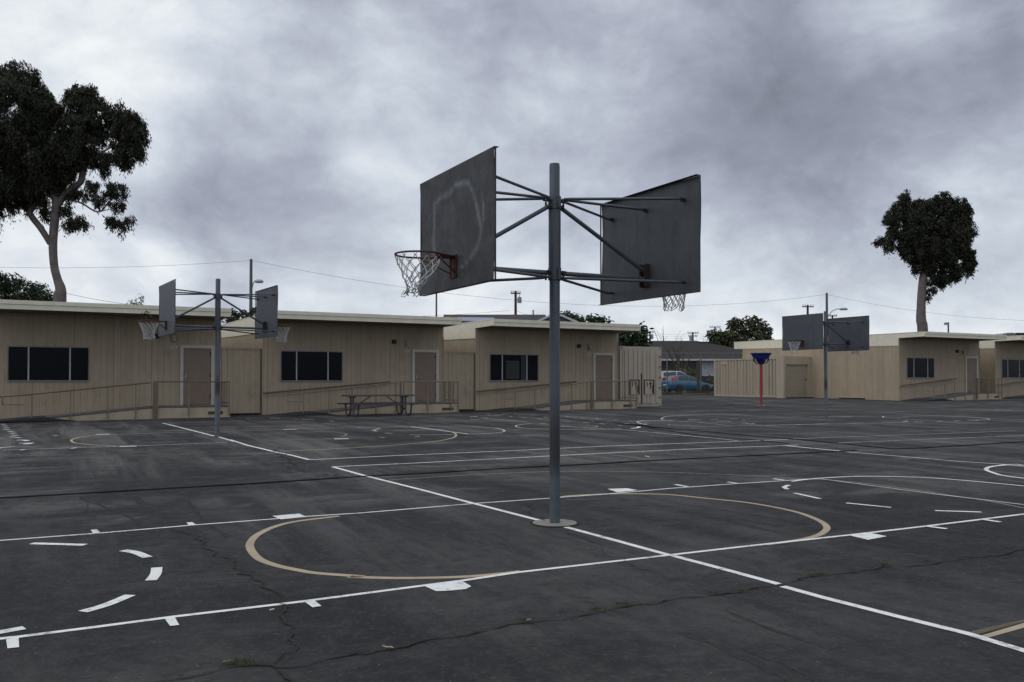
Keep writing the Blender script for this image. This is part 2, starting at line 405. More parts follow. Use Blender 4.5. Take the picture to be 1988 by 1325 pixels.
def empty(name, loc, rz=0.0, **kw):
    o = bpy.data.objects.new(name, None); COL.objects.link(o); o.location = loc; o.rotation_euler = (0,0,rz); o.empty_display_size = .2
    tag(o, **kw); return o
def copy_tree(o, parent=None):
    c = o.copy(); COL.objects.link(c)
    if parent is not None: c.parent = parent
    for ch in list(o.children): copy_tree(ch, c)
    return c

# ------------------------------------------------------------------ ground
def axis(a, b, step, far):
    r = []; x = a
    while x <= b+1e-6: r.append(x); x += step
    lo, hi = [], []
    s_ = step; x = a
    while x > -far: s_ *= 1.6; x -= s_; lo.append(x)
    s_ = step; x = b
    while x < far: s_ *= 1.6; x += s_; hi.append(x)
    return lo[::-1]+r+hi
XS = axis(-30, 40, .5, 900); YS = axis(-6, 72, .5, 900)
nx = len(XS)
me = bpy.data.meshes.new('playground'); vv = [(x, y, hz(x, y)) for y in YS for x in XS]
ff = [(j*nx+i, j*nx+i+1, (j+1)*nx+i+1, (j+1)*nx+i) for j in range(len(YS)-1) for i in range(nx-1)]
me.from_pydata(vv, [], ff); me.update(); me.polygons.foreach_set('use_smooth', [True]*len(ff))
me.materials.append(M['asphalt'])
ground = bpy.data.objects.new('playground', me); COL.objects.link(ground); tag(ground, kind='structure')

def catmull(pts, n=8):
    if len(pts) < 3: return pts
    r = []
    P = [2*pts[0]-pts[1]]+pts+[2*pts[-1]-pts[-2]]
    for i in range(1, len(P)-2):
        a, b, c, d_ = P[i-1], P[i], P[i+1], P[i+2]
        for k in range(n):
            t = k/n; r.append(.5*((2*b)+(c-a)*t+(2*a-5*b+4*c-d_)*t*t+(3*b-a-3*c+d_)*t**3))
    r.append(pts[-1]); return r
def strip(name, pix, width, m, up, smooth=False, wob=0.0, step=.35, world=False):
    P = [Vector(p).to_2d() if world else G(*p).to_2d() for p in pix]
    if smooth: P = catmull(P)
    D = [P[0]]
    for a, b in zip(P, P[1:]):
        n = max(1, int((b-a).length/step))
        for k in range(1, n+1): D.append(a.lerp(b, k/n))
    vs, fs = [], []
    for i, p in enumerate(D):
        t = (D[min(i+1, len(D)-1)]-D[max(i-1, 0)])
        if t.length < 1e-6: t = Vector((1, 0))
        t.normalize(); nrm = Vector((-t.y, t.x)); w = width/2*(1+wob*(random.random()-.5)*2)
        for s_ in (1, -1):
            q = p+nrm*w*s_; vs.append((q.x, q.y, hz(q.x, q.y)+up*.55))
    for i in range(len(D)-1): fs.append((2*i, 2*i+1, 2*i+3, 2*i+2))
    b = MB(); b.add(vs, fs); o = b.build(name, m, ground, fix=False)
    return o
def patch(name, pix, m, up):
    P = [G(*p) for p in pix]; b = MB(); b.add([(p.x, p.y, hz(p.x, p.y)+up*.55) for p in P], [tuple(range(len(P)))]); return b.build(name, m, ground)
def c1(l): return [(x/2.431, 780+y/2.431) for x, y in l]
def c2(l): return [(600+x/2.431, 780+y/2.431) for x, y in l]
def c3(l): return [(1288+x/2.431, 780+y/2.431) for x, y in l]
def q1(l): return [(x/3.976, 780+y/3.976) for x, y in l]
def q2(l): return [(480+x/3.976, 790+y/3.976) for x, y in l]
def q3(l): return [(880+x/3.976, 780+y/3.976) for x, y in l]
def q4(l): return [(1180+x/3.976, 770+y/3.976) for x, y in l]
def q5(l): return [(1488+x/3.976, 770+y/3.976) for x, y in l]
L_ = 'court_line'
# near court: the two lane lines
strip(L_, [(-60,1055.5)]+c1([(0,657),(470,622),(925,583),(1450,543),(1702,527)])+[(921,978.3)], .044, 'paint', .006)
strip(L_, [(921,978.3)]+c2([(1135,457),(1410,437),(1702,411)])+c3([(350,388),(575,374),(760,362)]), .044, 'paint', .006)
strip(L_, [(-60,1249)]+c1([(0,1121),(88,1112),(480,1062),(820,1017),(1430,945),(1702,909)])+c2([(540,870),(720,847),(980,808),(1690,727)]), .052, 'paint', .006)
strip(L_, c2([(1690,727)])+c3([(400,683),(870,632),(1240,589),(1702,532)])+[(2040,991)], .052, 'paint', .006)
# centre / perpendicular line in its painted lengths
strip(L_, c2([(112,309),(260,350),(520,415),(780,483),(1130,573)]), .07, 'paint', .008)
strip(L_, c2([(1212,594),(1450,658),(1690,724)])+c3([(40,728),(300,797),(545,864)]), .07, 'paint', .008)
strip(L_, c3([(562,874),(750,926),(1100,1015),(1430,1096),(1702,1178)])+[(2040,1283)], .07, 'paint', .008)
strip(L_, q1([(1255,167),(1400,203),(1655,268)]), .07, 'paint', .008)
strip(L_, q1([(1690,274),(1808,311)]), .07, 'paint', .008)
strip(L_, q2([(-135,255),(0,299),(240,356),(350,378),(478,411)]), .07, 'paint', .008)
# tan arcs of the near court
strip('free_throw_arc', c1([(1600,541),(1400,566),(1300,590),(1222,625),(1185,660),(1182,695),(1222,742),(1300,773),(1400,795),(1500,811),(1702,826)])+c2([(200,828),(400,834),(600,832),(760,826),(900,814),(1000,802)]), .075, 'tan', .004, True)
strip('free_throw_arc', c2([(1180,452),(1250,444),(1400,437),(1550,436),(1702,440)])+c3([(200,457),(400,478),(600,515),(720,555),(770,590),(755,618),(700,641),(600,660),(480,676)]), .07, 'tan', .004, True)
strip('three_point_arc', c2([(370,372),(600,356),(850,342),(1000,336),(1200,330),(1400,330),(1702,335)])+c3([(300,345),(530,358),(850,376),(1100,405),(1400,450),(1550,473),(1702,503)])+[(2040,996)], .05, 'tan_worn', .004, True)
strip(L_, c3([(605,379),(660,371),(760,362),(900,355),(1060,355),(1250,361),(1400,372),(1702,400)])+[(2030,950)], .055, 'paint', .010, True)
strip(L_, c3([(745,367),(1000,401),(1300,441),(1500,464),(1702,489)])+[(2030,987)], .05, 'paint_worn', .012)
# blocks and ticks
for q in ([(1285,542),(1325,558),(1448,546),(1412,531)], [(880,574),(907,571),(928,585),(893,588)], [(428,608),(458,605),(474,622),(440,626)],
          [(778,1030),(824,1020),(846,1058),(803,1063)], [(28,1122),(88,1113),(90,1163),(35,1169)], [(1435,946),(1482,940),(1517,968),(1475,975)]):
    patch('lane_block', c1(q), 'paint', .010)
for q in ([(540,872),(600,898),(650,897),(740,888),(766,875),(718,848)], [(1408,414),(1455,430),(1552,420),(1500,411)]): patch('lane_block', c2(q), 'paint', .010)
patch('lane_block', c3([(870,632),(965,655),(1055,638),(975,622)]), 'paint', .010)
for q in ([(55,393),(118,405)], [(303,381),(350,388)], [(520,366),(575,374)], [(1238,590),(1337,603)], [(1500,557),(1590,571)]): strip('lane_tick', c3(q), .07, 'paint', .012)
for q in ([(150,671),(402,678)], [(580,704),(640,714),(697,737)], [(740,785),(735,815),(712,846)], [(390,994),(500,962),(615,915)], [(-40,1098),(115,1070)]):
    strip('dashed_arc', c1(q), .085, 'paint', .008, True)
for q in ([(592,395),(568,405),(585,415)], [(618,433),(740,460)], [(863,480),(1075,501)], [(1282,516),(1500,523)]): strip('dashed_arc', c3(q), .065, 'paint', .008)
patch('court_line', [(1898,1237),(1915,1240),(1990,1219),(1996,1208)], 'tan', .004)
patch('court_line', [(1874,1229),(1893,1234),(1996,1206),(1996,1202)], mat('old_ochre_paint', (.10,.085,.05), .85, .2, 6), .0045)
# long lines in the middle distance
strip(L_, q2([(478,411),(1200,376),(1988,343)])+q4([(0,384),(1150,343),(1390,334)]), .055, 'paint', .006)
strip(L_, q5([(200,328),(1000,299),(1930,266)]), .05, 'paint_worn', .006)
strip(L_, q2([(655,465),(1300,436),(1988,400)])+q4([(0,438),(700,405),(1470,377)]), .055, 'paint', .006)
strip(L_, q5([(535,361),(1200,333),(1960,303)])+[(2040,843)], .05, 'paint_worn', .006)
strip(L_, q3([(830,192),(1350,222),(1988,282)])+q4([(1010,345)]), .075, 'paint_worn', .010)
strip(L_, q5([(130,380),(350,402),(575,423)]), .085, 'paint', .010)
strip(L_, q5([(620,430),(1060,467),(1500,505),(1850,527)]), .05, 'paint', .010)
strip('circle', q5([(1988,542),(1880,533),(1780,538),(1710,552),(1700,572),(1750,592)])+c3([(1600,350),(1702,364)])+[(2040,935)], .07, 'paint', .012, True)
strip('circle', q5([(1800,533),(1850,527),(1930,526),(1988,533)])+[(2040,909)], .05, 'paint', .008, True)
# left far court
strip(L_, [(-50,877)]+q1([(0,376),(180,371),(560,357),(1000,345),(1500,325),(1750,317)]), .055, 'paint_worn', .006)
strip(L_, q1([(1830,313)])+q2([(0,271),(500,252),(900,236),(1200,222)]), .045, 'tan_worn', .006)
strip(L_, q1([(850,256),(1300,241),(1650,232)])+q2([(0,186),(600,168),(1100,157),(1250,154)]), .05, 'paint_worn', .006)
strip(L_, q1([(1250,168),(1640,158),(1900,150)]), .04, 'paint_worn', .006)
for q in ([(740,255),(848,254)], [(925,348),(1055,345)]): strip('lane_block', q1(q), .16, 'paint', .010)
for q in ([(280,177),(380,175)], [(670,250),(782,248)]): strip('lane_block', q2(q), .16, 'paint', .010)
for q in ([(168,374),(192,374)], [(555,361),(582,361)]): strip('lane_tick', q1(q), .2, 'paint', .010)
strip('free_throw_arc', q1([(860,257),(720,262),(620,275),(560,292),(552,305),(575,318),(650,328),(760,337),(900,345)]), .06, 'tan', .004, True)
strip('free_throw_arc', q2([(600,190),(680,195),(740,205),(765,215),(740,230),(680,240),(600,247)]), .055, 'tan_worn', .004, True)
strip('three_point_arc', q2([(240,345),(600,330),(900,312),(1200,292),(1450,268),(1580,243),(1612,220),(1590,200),(1500,180),(1380,167),(1260,155)]), .055, 'tan', .004, True)
strip('circle', q2([(1260,156),(1500,151),(1700,152),(1880,163),(1960,175),(1983,185),(1975,195),(1900,205),(1720,213)]), .06, 'paint_worn', .008, True)
strip(L_, q2([(1260,155),(1480,183),(1710,213)]), .06, 'paint', .010)
strip(L_, q2([(1250,218),(1420,218),(1600,216)]), .055, 'paint_worn', .010)
for q in ([(965,182),(1000,192)], [(980,180),(1025,169)], [(1060,205),(1120,208)], [(1022,237),(1058,239)], [(1295,229),(1330,231)], [(850,161),(880,161)], [(605,168),(630,168)], [(1540,217),(1575,218)]):
    strip('dashed_arc', q2(q), .09, 'paint_worn', .012)
strip('circle', q3([(600,171),(530,178),(485,187),(490,196),(540,205),(640,211),(760,214),(1000,218),(1200,215),(1300,210)]), .055, 'paint_worn', .008, True)
strip('circle', q3([(830,186),(950,184),(1050,187),(1112,193),(1080,199),(980,202)]), .055, 'paint_worn', .014, True)
strip('circle', q3([(1435,195),(1425,203),(1375,210)]), .11, 'paint', .012, True)
strip('circle', q3([(1700,148),(1560,149),(1440,154),(1422,162),(1450,172),(1500,178)]), .07, 'paint_worn', .012, True)
strip(L_, q3([(200,125),(380,141),(570,158)]), .05, 'paint_worn', .006)
# hopscotch numbers left and scattered worn dashes
for i, (x0, y0, x1) in enumerate([(0,162,28),(5,176,44),(22,189,52),(30,203,68),(28,216,76),(60,231,108),(75,245,122),(92,262,140),(88,274,108),(112,279,158)]):
    strip('hopscotch_line', q1([(x0, y0), (x1, y0+1)]), .13, 'paint', .010)
strip('hopscotch_line', q1([(128,300),(180,299),(214,305)]), .11, 'paint', .010, True)
strip('hopscotch_line', q1([(145,324),(205,322)]), .09, 'paint', .010)
strip('hopscotch_line', q1([(240,321),(200,331)]), .16, 'paint', .012)
strip('hopscotch_line', q1([(-60,285),(0,289),(48,291)]), .06, 'paint_worn', .010)
strip('hopscotch_line', q1([(-60,375),(0,359),(112,349)]), .09, 'paint', .010)
for (x, y, w) in [(130,116,60),(225,127,40),(255,97,30),(290,110,70),(430,115,25),(500,104,25),(525,125,40),(640,134,45),(600,112,20),(700,122,30),(870,117,20),(925,138,30),(985,125,25),(1060,150,30),(1100,133,20),(1190,159,30),(1230,142,45),(1130,173,40),(1270,186,40),(1320,168,35),(1355,153,35),(860,153,50),(1000,163,50),(380,97,40),(130,138,70),(670,169,40),(1475,160,35),(1465,178,30),(1655,176,25),(1810,139,90)]:
    strip('worn_dash', q3([(x, y), (x+w, y+2)]), .10, 'paint_worn', .010)
for (x, y, w) in [(0,93,25),(180,90,70),(420,98,100),(635,113,35),(1715,78,60),(1850,70,80),(1900,62,70),(0,245,0)]:
    if w: strip('worn_dash', q2([(x, y), (x+w, y+1)]), .10, 'paint_worn', .010)
strip('worn_dash', q1([(1905,133),(1935,133)]), .1, 'paint_worn', .01)
strip('worn_dash', q1([(415,264),(445,265)]), .1, 'paint_worn', .01)
# right far court
strip('three_point_arc', q4([(900,134),(700,140),(560,149),(450,158),(415,172),(430,182),(500,187)]), .06, 'paint_worn', .008, True)
strip(L_, q4([(450,187),(700,202),(960,229),(1200,226),(1500,219),(1980,206)]), .055, 'paint_worn', .010)
strip(L_, q4([(890,135),(1100,151),(1400,165),(1740,186)]), .05, 'paint_worn', .012)
strip(L_, q4([(1560,161),(1700,159),(1988,153)]), .06, 'paint_worn', .010)
strip(L_, q5([(350,161),(620,155),(900,153)]), .05, 'paint_worn', .010)
strip('free_throw_arc', q4([(1400,168),(1250,170),(1110,174),(1045,181),(1060,186)]), .055, 'tan_worn', .012, True)
strip('free_throw_arc', q4([(1030,204),(1060,206),(1090,211)]), .07, 'paint_worn', .012)
strip('circle', q4([(440,186),(300,187),(238,194),(230,202),(260,209),(320,207)]), .07, 'paint_worn', .014, True)
strip(L_, q4([(500,220),(700,231),(960,231)]), .05, 'paint_worn', .006)
strip(L_, q5([(0,223),(260,217),(480,213),(850,206),(1050,200),(1090,193),(1060,188)]), .055, 'paint_worn', .006)
strip('circle', q5([(1100,160),(1000,165),(910,164),(900,158),(930,153),(1100,152),(1400,153),(1600,162),(1715,174),(1690,181),(1560,186)]), .06, 'paint_worn', .008, True)
for q in ([(390,215),(480,214)], [(1140,198),(1210,199)], [(1320,194),(1355,193)], [(1450,190),(1490,189)], [(1550,185),(1640,186)], [(230,219),(270,219)]): strip('lane_block', q5(q), .16, 'paint_worn', .012)
for q in ([(940,174),(1005,175)], [(620,181),(720,181)], [(790,178),(850,177)], [(840,192),(950,197)]): strip('lane_block', q4(q), .10, 'paint_worn', .012)
strip('worn_dash', q5([(1760,106),(1900,110)]), .16, 'paint_worn', .010)
strip('worn_dash', q4([(1470,377),(1700,367)]), .05, 'tan_worn', .010)
# scuffed pale bands and turning marks worn into the surface
M['scuff'] = mat('scuffed_asphalt', (.105,.102,.10), .95, .25, 3, spec=.05, fn=lambda g, oc, base: g.mix(g.ramp(g.noise(g.mapping(oc, scale=(1,1,1)), 9, 7, .8, .6), [(.42, .05), (.58, 1)]), (.038,.037,.039), base))
M['scuff_soft'] = mat('faintly_scuffed_asphalt', (.060,.0585,.058), .95, .25, 3, spec=.05, fn=lambda g, oc, base: g.mix(g.ramp(g.noise(oc, 14, 8, .85, .8), [(.44, 0), (.60, 1)]), (.037,.036,.038), base))
for q, w_ in (([(830,252),(1100,282),(1400,325),(1700,380),(1988,412)], .16), ([(420,195),(700,235),(900,262)], .12), ([(600,300),(760,330),(1000,395)], .10), ([(850,320),(1200,385),(1480,430)], .12), ([(900,425),(1150,460),(1300,490)], .06)): strip('scuff_band', q3(q), w_, 'scuff', .003, True, wob=.5)
for q, w_ in (([(880,330),(1200,372),(1600,450)], .08), ([(430,420),(465,445),(455,490)], .05), ([(560,415),(610,445),(600,500),(540,550)], .05), ([(610,410),(665,445),(650,505),(600,560)], .04), ([(700,470),(660,520),(640,560)], .04), ([(200,170),(330,205),(460,245)], .10)): strip('scuff_band', q2(q), w_, 'scuff', .003, True, wob=.5)
for q, w_ in (([(0,530),(400,585),(700,640)], .10), ([(1060,480),(1300,530),(1600,600)], .08)): strip('scuff_band', q5([(x-200, y-60) for x, y in q]), w_, 'scuff', .003, True, wob=.5)
for q, w_ in (([(600,430),(760,540),(900,640),(1090,800)], .10), ([(880,460),(960,560),(1080,640)], .06), ([(450,480),(640,560),(780,650)], .05)): strip('scuff_band', c1(q), w_, 'scuff_soft', .003, True, wob=.6)
for q, w_ in (([(90,1090),(300,1170),(560,1290),(760,1400)], .07), ([(400,1170),(620,1260),(800,1360)], .05), ([(300,990),(520,1080),(800,1170)], .04)): strip('scuff_band', c3(q), w_, 'scuff_soft', .003, True, wob=.6)
# tar-filled joints
strip('tar_joint', [(-60,971)]+c1([(0,457),(560,425),(1140,392),(1702,355)])+c2([(500,343),(900,318),(1500,288)])+q4([(0,514),(950,467),(1700,430),(1920,418)]), .085, 'tar', .016, wob=.25)
strip('tar_joint', q3([(1420,180),(1700,215)])+q4([(0,200),(300,236),(800,276),(1200,313),(1400,328)])+q5([(540,362),(980,408),(1200,400),(1988,352)])+[(2040,855)], .11, 'tar', .016, wob=.25)
strip('tar_joint', q4([(300,245),(700,300),(1180,341),(1400,366)]), .08, 'tar', .015, wob=.3)
strip('tar_joint', q3([(350,93),(700,120),(1100,155),(1420,180)]), .10, 'tar', .014, wob=.3)
# cracks
def crack(pix, w=.022, jit=.045, up=.0095):
    P = [G(*p).to_2d() for p in pix]; D = [P[0]]
    for a, b in zip(P, P[1:]):
        L = (b-a).length; n = max(1, int(L/.07)); nr = Vector((-(b-a).y, (b-a).x)).normalized(); off = 0
        for k in range(1, n+1):
            off = off*.75+random.uniform(-jit, jit); q = a.lerp(b, k/n)
            D.append(q+nr*off*(1 if k < n else 0))
    vs, fs = [], []
    for i, p in enumerate(D):
        t = (D[min(i+1, len(D)-1)]-D[max(i-1, 0)]).normalized(); nrm = Vector((-t.y, t.x)); ww = w/2*random.uniform(.25, 1.25)
        if random.random() < .06: ww *= .1
        for s_ in (1, -1): q = p+nrm*ww*s_; vs.append((q.x, q.y, hz(q.x, q.y)+up))
    for i in range(len(D)-1): fs.append((2*i, 2*i+1, 2*i+3, 2*i+2))
    b = MB(); b.add(vs, fs); b.build('crack', 'crack', ground, fix=False)
    return D
main = c1([(560,1400),(700,1340),(880,1309),(1000,1280),(1090,1255),(1200,1247),(1280,1247),(1300,1258),(1360,1260),(1500,1230),(1600,1208),(1702,1182)])+c2([(200,1197),(330,1180),(400,1168),(600,1120),(750,1105),(900,1068),(1000,1048),(1100,1038),(1200,1035),(1300,1010),(1400,990),(1500,970),(1600,960),(1680,942)])+c3([(0,945),(150,925),(350,905),(500,875),(570,868),(640,845),(720,822),(850,812),(1000,795),(1040,780),(1200,775),(1400,745),(1600,725),(1702,700)])+[(2050,1055)]
MAINC = crack(main, .022, .03)
crack(c2([(190,1200),(270,1180),(350,1178)]), .02); crack(c2([(1180,1000),(1240,985),(1300,990)]), .014)
crack(c1([(1290,1245),(1320,1215),(1410,1160),(1385,1100),(1330,1020),(1310,945),(1240,880),(1180,840),(1100,790),(1080,745),(1020,710),(960,660),(940,640),(880,620),(800,605)]), .020)
crack(c1([(1290,1265),(1340,1290),(1390,1328),(1410,1400)]), .022)
crack(c2([(1220,618),(1300,645),(1380,680),(1430,735),(1520,770),(1600,800),(1700,855)]), .012)
crack(c2([(1030,480),(1045,520),(1090,550),(1110,565)]), .016); crack(c1([(370,450),(410,480),(395,530),(450,555)]), .012)
crack(q1([(1830,280),(1900,285),(1988,305)]), .03); crack(q2([(60,290),(190,315),(240,350),(330,410),(345,460),(350,490),(430,515)]), .035, .08)
crack(c2([(900,385),(960,420),(1010,445)]), .010); crack(c2([(880,670),(930,682)]), .012)

# ------------------------------------------------------------------ leaves
def leafmesh(name, m, pts, size, parent, elong=2.4, droop=.35, flat=0.0, jit=.35):
    vs, fs, col = [], [], []
    for (p, val) in pts:
        a = random.uniform(0, 2*math.pi); z = random.uniform(-1, .5)-droop
        d1 = Vector((math.cos(a), math.sin(a), z)).normalized()
        d2 = d1.cross(Vector((random.gauss(0,1), random.gauss(0,1), random.gauss(0,1)))).normalized()
        L = size*random.uniform(1-jit, 1+jit); w = L/elong
        o = len(vs)
        vs += [p, p+d1*L*.45+d2*w*.5, p+d1*L, p+d1*L*.45-d2*w*.5]; fs.append((o, o+1, o+2, o+3)); col.append(val)
    me = bpy.data.meshes.new(name); me.from_pydata([tuple(v) for v in vs], [], fs)
    at = me.attributes.new('leafv', 'FLOAT', 'FACE'); at.data.foreach_set('value', col)
    me.materials.append(M[m]); me.update()
    o = bpy.data.objects.new(name, me); COL.objects.link(o); o.parent = parent
    return o
def rnd_in():
    while True:
        v = Vector((random.uniform(-1,1), random.uniform(-1,1), random.uniform(-1,1)))
        if v.length < 1: return v
def lobe_pts(c, rx, rz, n, sub=.30, depth=1.0):
    # break the lobe into small tufts near its surface, then scatter leaves in the tufts
    out = []; tr = min(sub*max(.9, min(rx, rz)), .50); k = max(6, int(4.2*rx*rz/tr**2)); tufts = []
    for _ in range(k):
        v = rnd_in(); v = v.normalized()*(v.length**.45)
        tufts.append((c+Vector((v.x*rx, v.y*rx*depth, v.z*rz)), random.uniform(.6, 1.25)*tr, random.random()))
    for i in range(n):
        t, r, val = random.choice(tufts); v = rnd_in(); r *= random.choice((1, 1, 1, 1, 1, 1.1, 1.25, 1.6))
        if random.random() < .14: v = Vector((v.x*.35, v.y*.35, -abs(v.z)*2.0-.3))
        out.append((t+Vector((v.x*r, v.y*r, v.z*r*1.15)), max(0, min(1, val*.6+random.random()*.4))))
    return out
def tree(name, label, cat, Y, base, lobes, branches, m, size, dens, group=None, bark='bark', sub=.36, droop=.35, elong=2.4, conv=None):
    conv = conv or (lambda x, y: (x, y))
    s_ = F/Y
    bx = W(*conv(*base), Y); t = empty(name, (bx.x, Y, hz(bx.x, Y)), label=label, cat=cat, group=group)
    off = Vector(t.location)
    pts = []
    k = conv(1, 0)[0]-conv(0, 0)[0]
    for l in lobes:
        px, py = conv(l[0], l[1]); rx, rz = l[2]*k/s_, l[3]*k/s_
        dy = l[4] if len(l) > 4 else random.uniform(-.3, .3)*rx
        c = W(px, py, Y+dy)-off
        pts += lobe_pts(c, rx, rz, int(dens*rx*rz), sub)
    leafmesh('crown', m, pts, size, t, droop=droop, elong=elong)
    for i, br in enumerate(branches):
        b = MB(); P = []; rr = []
        for q in br:
            px, py = conv(q[0], q[1]); w = W(px, py, Y+(q[3] if len(q) > 3 else 0))-off
            if i == 0 and not P: P.append(Vector((w.x, w.y, -.3))); rr.append(q[2]*k/s_/2*1.08)
            P.append(w); rr.append(q[2]*k/s_/2)
        P2 = catmull(P, 4) if len(P) > 2 else P
        R2 = [rr[min(int(j/4), len(rr)-1)]*(1-(j % 4)/4)+rr[min(int(j/4)+1, len(rr)-1)]*((j % 4)/4) for j in range(len(P2))] if len(P) > 2 else rr
        b.tube(P2, R2, 10); b.build('trunk' if i == 0 else 'branch', bark, t)
    return t

# ------------------------------------------------------------------ classrooms
U = Vector((.872, .489, 0)).normalized(); RZ = math.atan2(U.y, U.x); V = Vector((-U.y, U.x, 0))
def wedge_side(b, x0, x1):
    b.prism_x([(-1.68,3.50),(-.0,3.47),(-.0,3.04),(12.98,3.28),(12.98,3.735),(-1.68,3.735)], x0, x1)
def classroom(loc, label, sign=True, poster=False):
    t = empty('classroom', loc, RZ, label=label, cat='classroom building', group='portable classrooms with flat cream roofs')
    b = MB(); b.box(0, 7.37, 0, 12.2, -.35, 3.49)
    wl = b.build('wall', 'siding', t)
    for xa, xb in ((-.025, 0), (7.37, 7.395)): b = MB(); b.box(xa, xb, -.03, 0, 0, 3.04); b.build('corner_trim', 'ply', t)
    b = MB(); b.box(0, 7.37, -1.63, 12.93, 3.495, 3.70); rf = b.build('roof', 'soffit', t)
    b = MB(); b.box(.03, 7.34, -1.60, 12.9, 3.70, 3.722); b.build('roof_surface', 'roofing', rf)
    b = MB(); b.box(-.03, 7.40, -1.66, -1.63, 3.48, 3.64); b.box(-.04, 7.41, -1.685, -1.63, 3.64, 3.765); b.build('fascia', 'fascia', rf)
    b = MB(); wedge_side(b, -.03, -.001); b.box(-.045, -.001, -1.63, 12.98, 3.735, 3.765); b.build('side_fascia', 'fascia', rf)
    b = MB(); wedge_side(b, 7.371, 7.40); b.box(7.371, 7.415, -1.63, 12.98, 3.735, 3.765); b.build('side_fascia', 'fascia', rf)
    b = MB(); b.box(0, 7.37, 12.935, 12.96, 3.28, 3.73); b.build('back_fascia', 'fascia', rf)
    # window
    x0, x1, z0, z1 = .66, 3.07, 1.235, 2.40
    b = MB(); fr = .035
    b.box(x0, x1, -.035, 0, z1-fr, z1); b.box(x0, x1, -.045, 0, z0-.01, z0+fr); b.box(x0, x0+fr*.7, -.034, 0, z0+fr, z1-fr); b.box(x1-fr*.7, x1, -.034, 0, z0+fr, z1-fr)
    w = b.build('window', 'alu', t)
    q = (x1-x0)
    for f_ in (.25, .757): b = MB(); b.box(x0+q*f_-.022, x0+q*f_+.022, -.033, 0, z0+fr, z1-fr); b.build('mullion', 'signface', w)
    b = MB(); b.box(x0+fr, x1-fr, -.014, 0, z0+fr, z1-fr); b.build('pane', 'glass', w)
    if poster:
        b = MB(); b.box(x0+q*.33, x0+q*.60, -.018, -.0145, z0+.10, z1-.28); b.build('poster', 'poster', w)
        b = MB(); b.box(x0+q*.64, x0+q*.735, -.018, -.0145, z0+.04, z1-.06)
        b.build('blind', mat('dim_blind', (.018,.022,.028), .6, .2, 8), w)
    # door
    dx = 6.57; b = MB(); hw = .475
    b.box(dx-hw-.11, dx-hw, -.05, 0, .38, 2.53); b.box(dx+hw, dx+hw+.11, -.05, 0, .38, 2.53); b.box(dx-hw, dx+hw, -.05, 0, 2.42, 2.53)
    fo = b.build('door_frame', 'trim', t)
    b = MB(); b.box(dx-hw+.004, dx+hw-.004, -.022, 0, .40, 2.416); dr = b.build('door', 'door', t)
    b = MB(); b.box(dx-hw+.05, dx-hw+.11, -.045, -.022, 1.28, 1.50); b.tube([(dx-hw+.08,-.045,1.36),(dx-hw+.08,-.085,1.36),(dx-hw+.19,-.085,1.36)], .011, 8); b.build('handle', 'steel', dr)
    for hzt in (.62, 1.38, 2.16):
        b = MB(); b.tube([(dx+hw-.03,-.030,hzt),(dx+hw-.03,-.030,hzt+.13)], .014, 6); b.build('hinge', 'black', dr)
    b = MB(); b.tube([(dx-hw+.24,-.022,.47),(dx-hw+.24,-.07,.46)], .03, 8); b.build('door_stop', 'steel', dr)
    b = MB(); b.box(5.12, 5.28, -.10, 0, 2.74, 2.90)
    for k in range(4): b.box(5.13, 5.27, -.108, -.10, 2.75+k*.037, 2.77+k*.037)
    b.build('alarm_bell_box', mat('dark_red_box', (.022,.008,.009), .6, .1) if 'dark_red_box' not in bpy.data.materials else bpy.data.materials['dark_red_box'], t)
    b = MB(); b.box(5.70, 5.84, -.06, 0, 2.68, 2.90); b.prism_x([(-.06,2.66),(-.16,2.66),(-.13,2.86),(-.06,2.90)], 5.71, 5.83); b.build('wall_lamp', 'ply', t)
    if sign:
        b = MB(); b.box(5.66, 5.90, -.012, 0, 2.40, 2.52); sg = b.build('room_sign', 'signface', t)
        for xx in (5.72, 5.80):       # two small dark digits
            b = MB()
            b.tube([(xx, -.014, 2.49), (xx+.03, -.014, 2.49), (xx+.028, -.014, 2.46), (xx+.004, -.014, 2.43), (xx+.034, -.014, 2.43)], .005, 4)
            b.build('digit', 'black', sg)
    b = MB(); b.box(.4, 7.2, -.014, 0, 3.33, 3.40); b.build('ledger', 'siding', t)
    return t
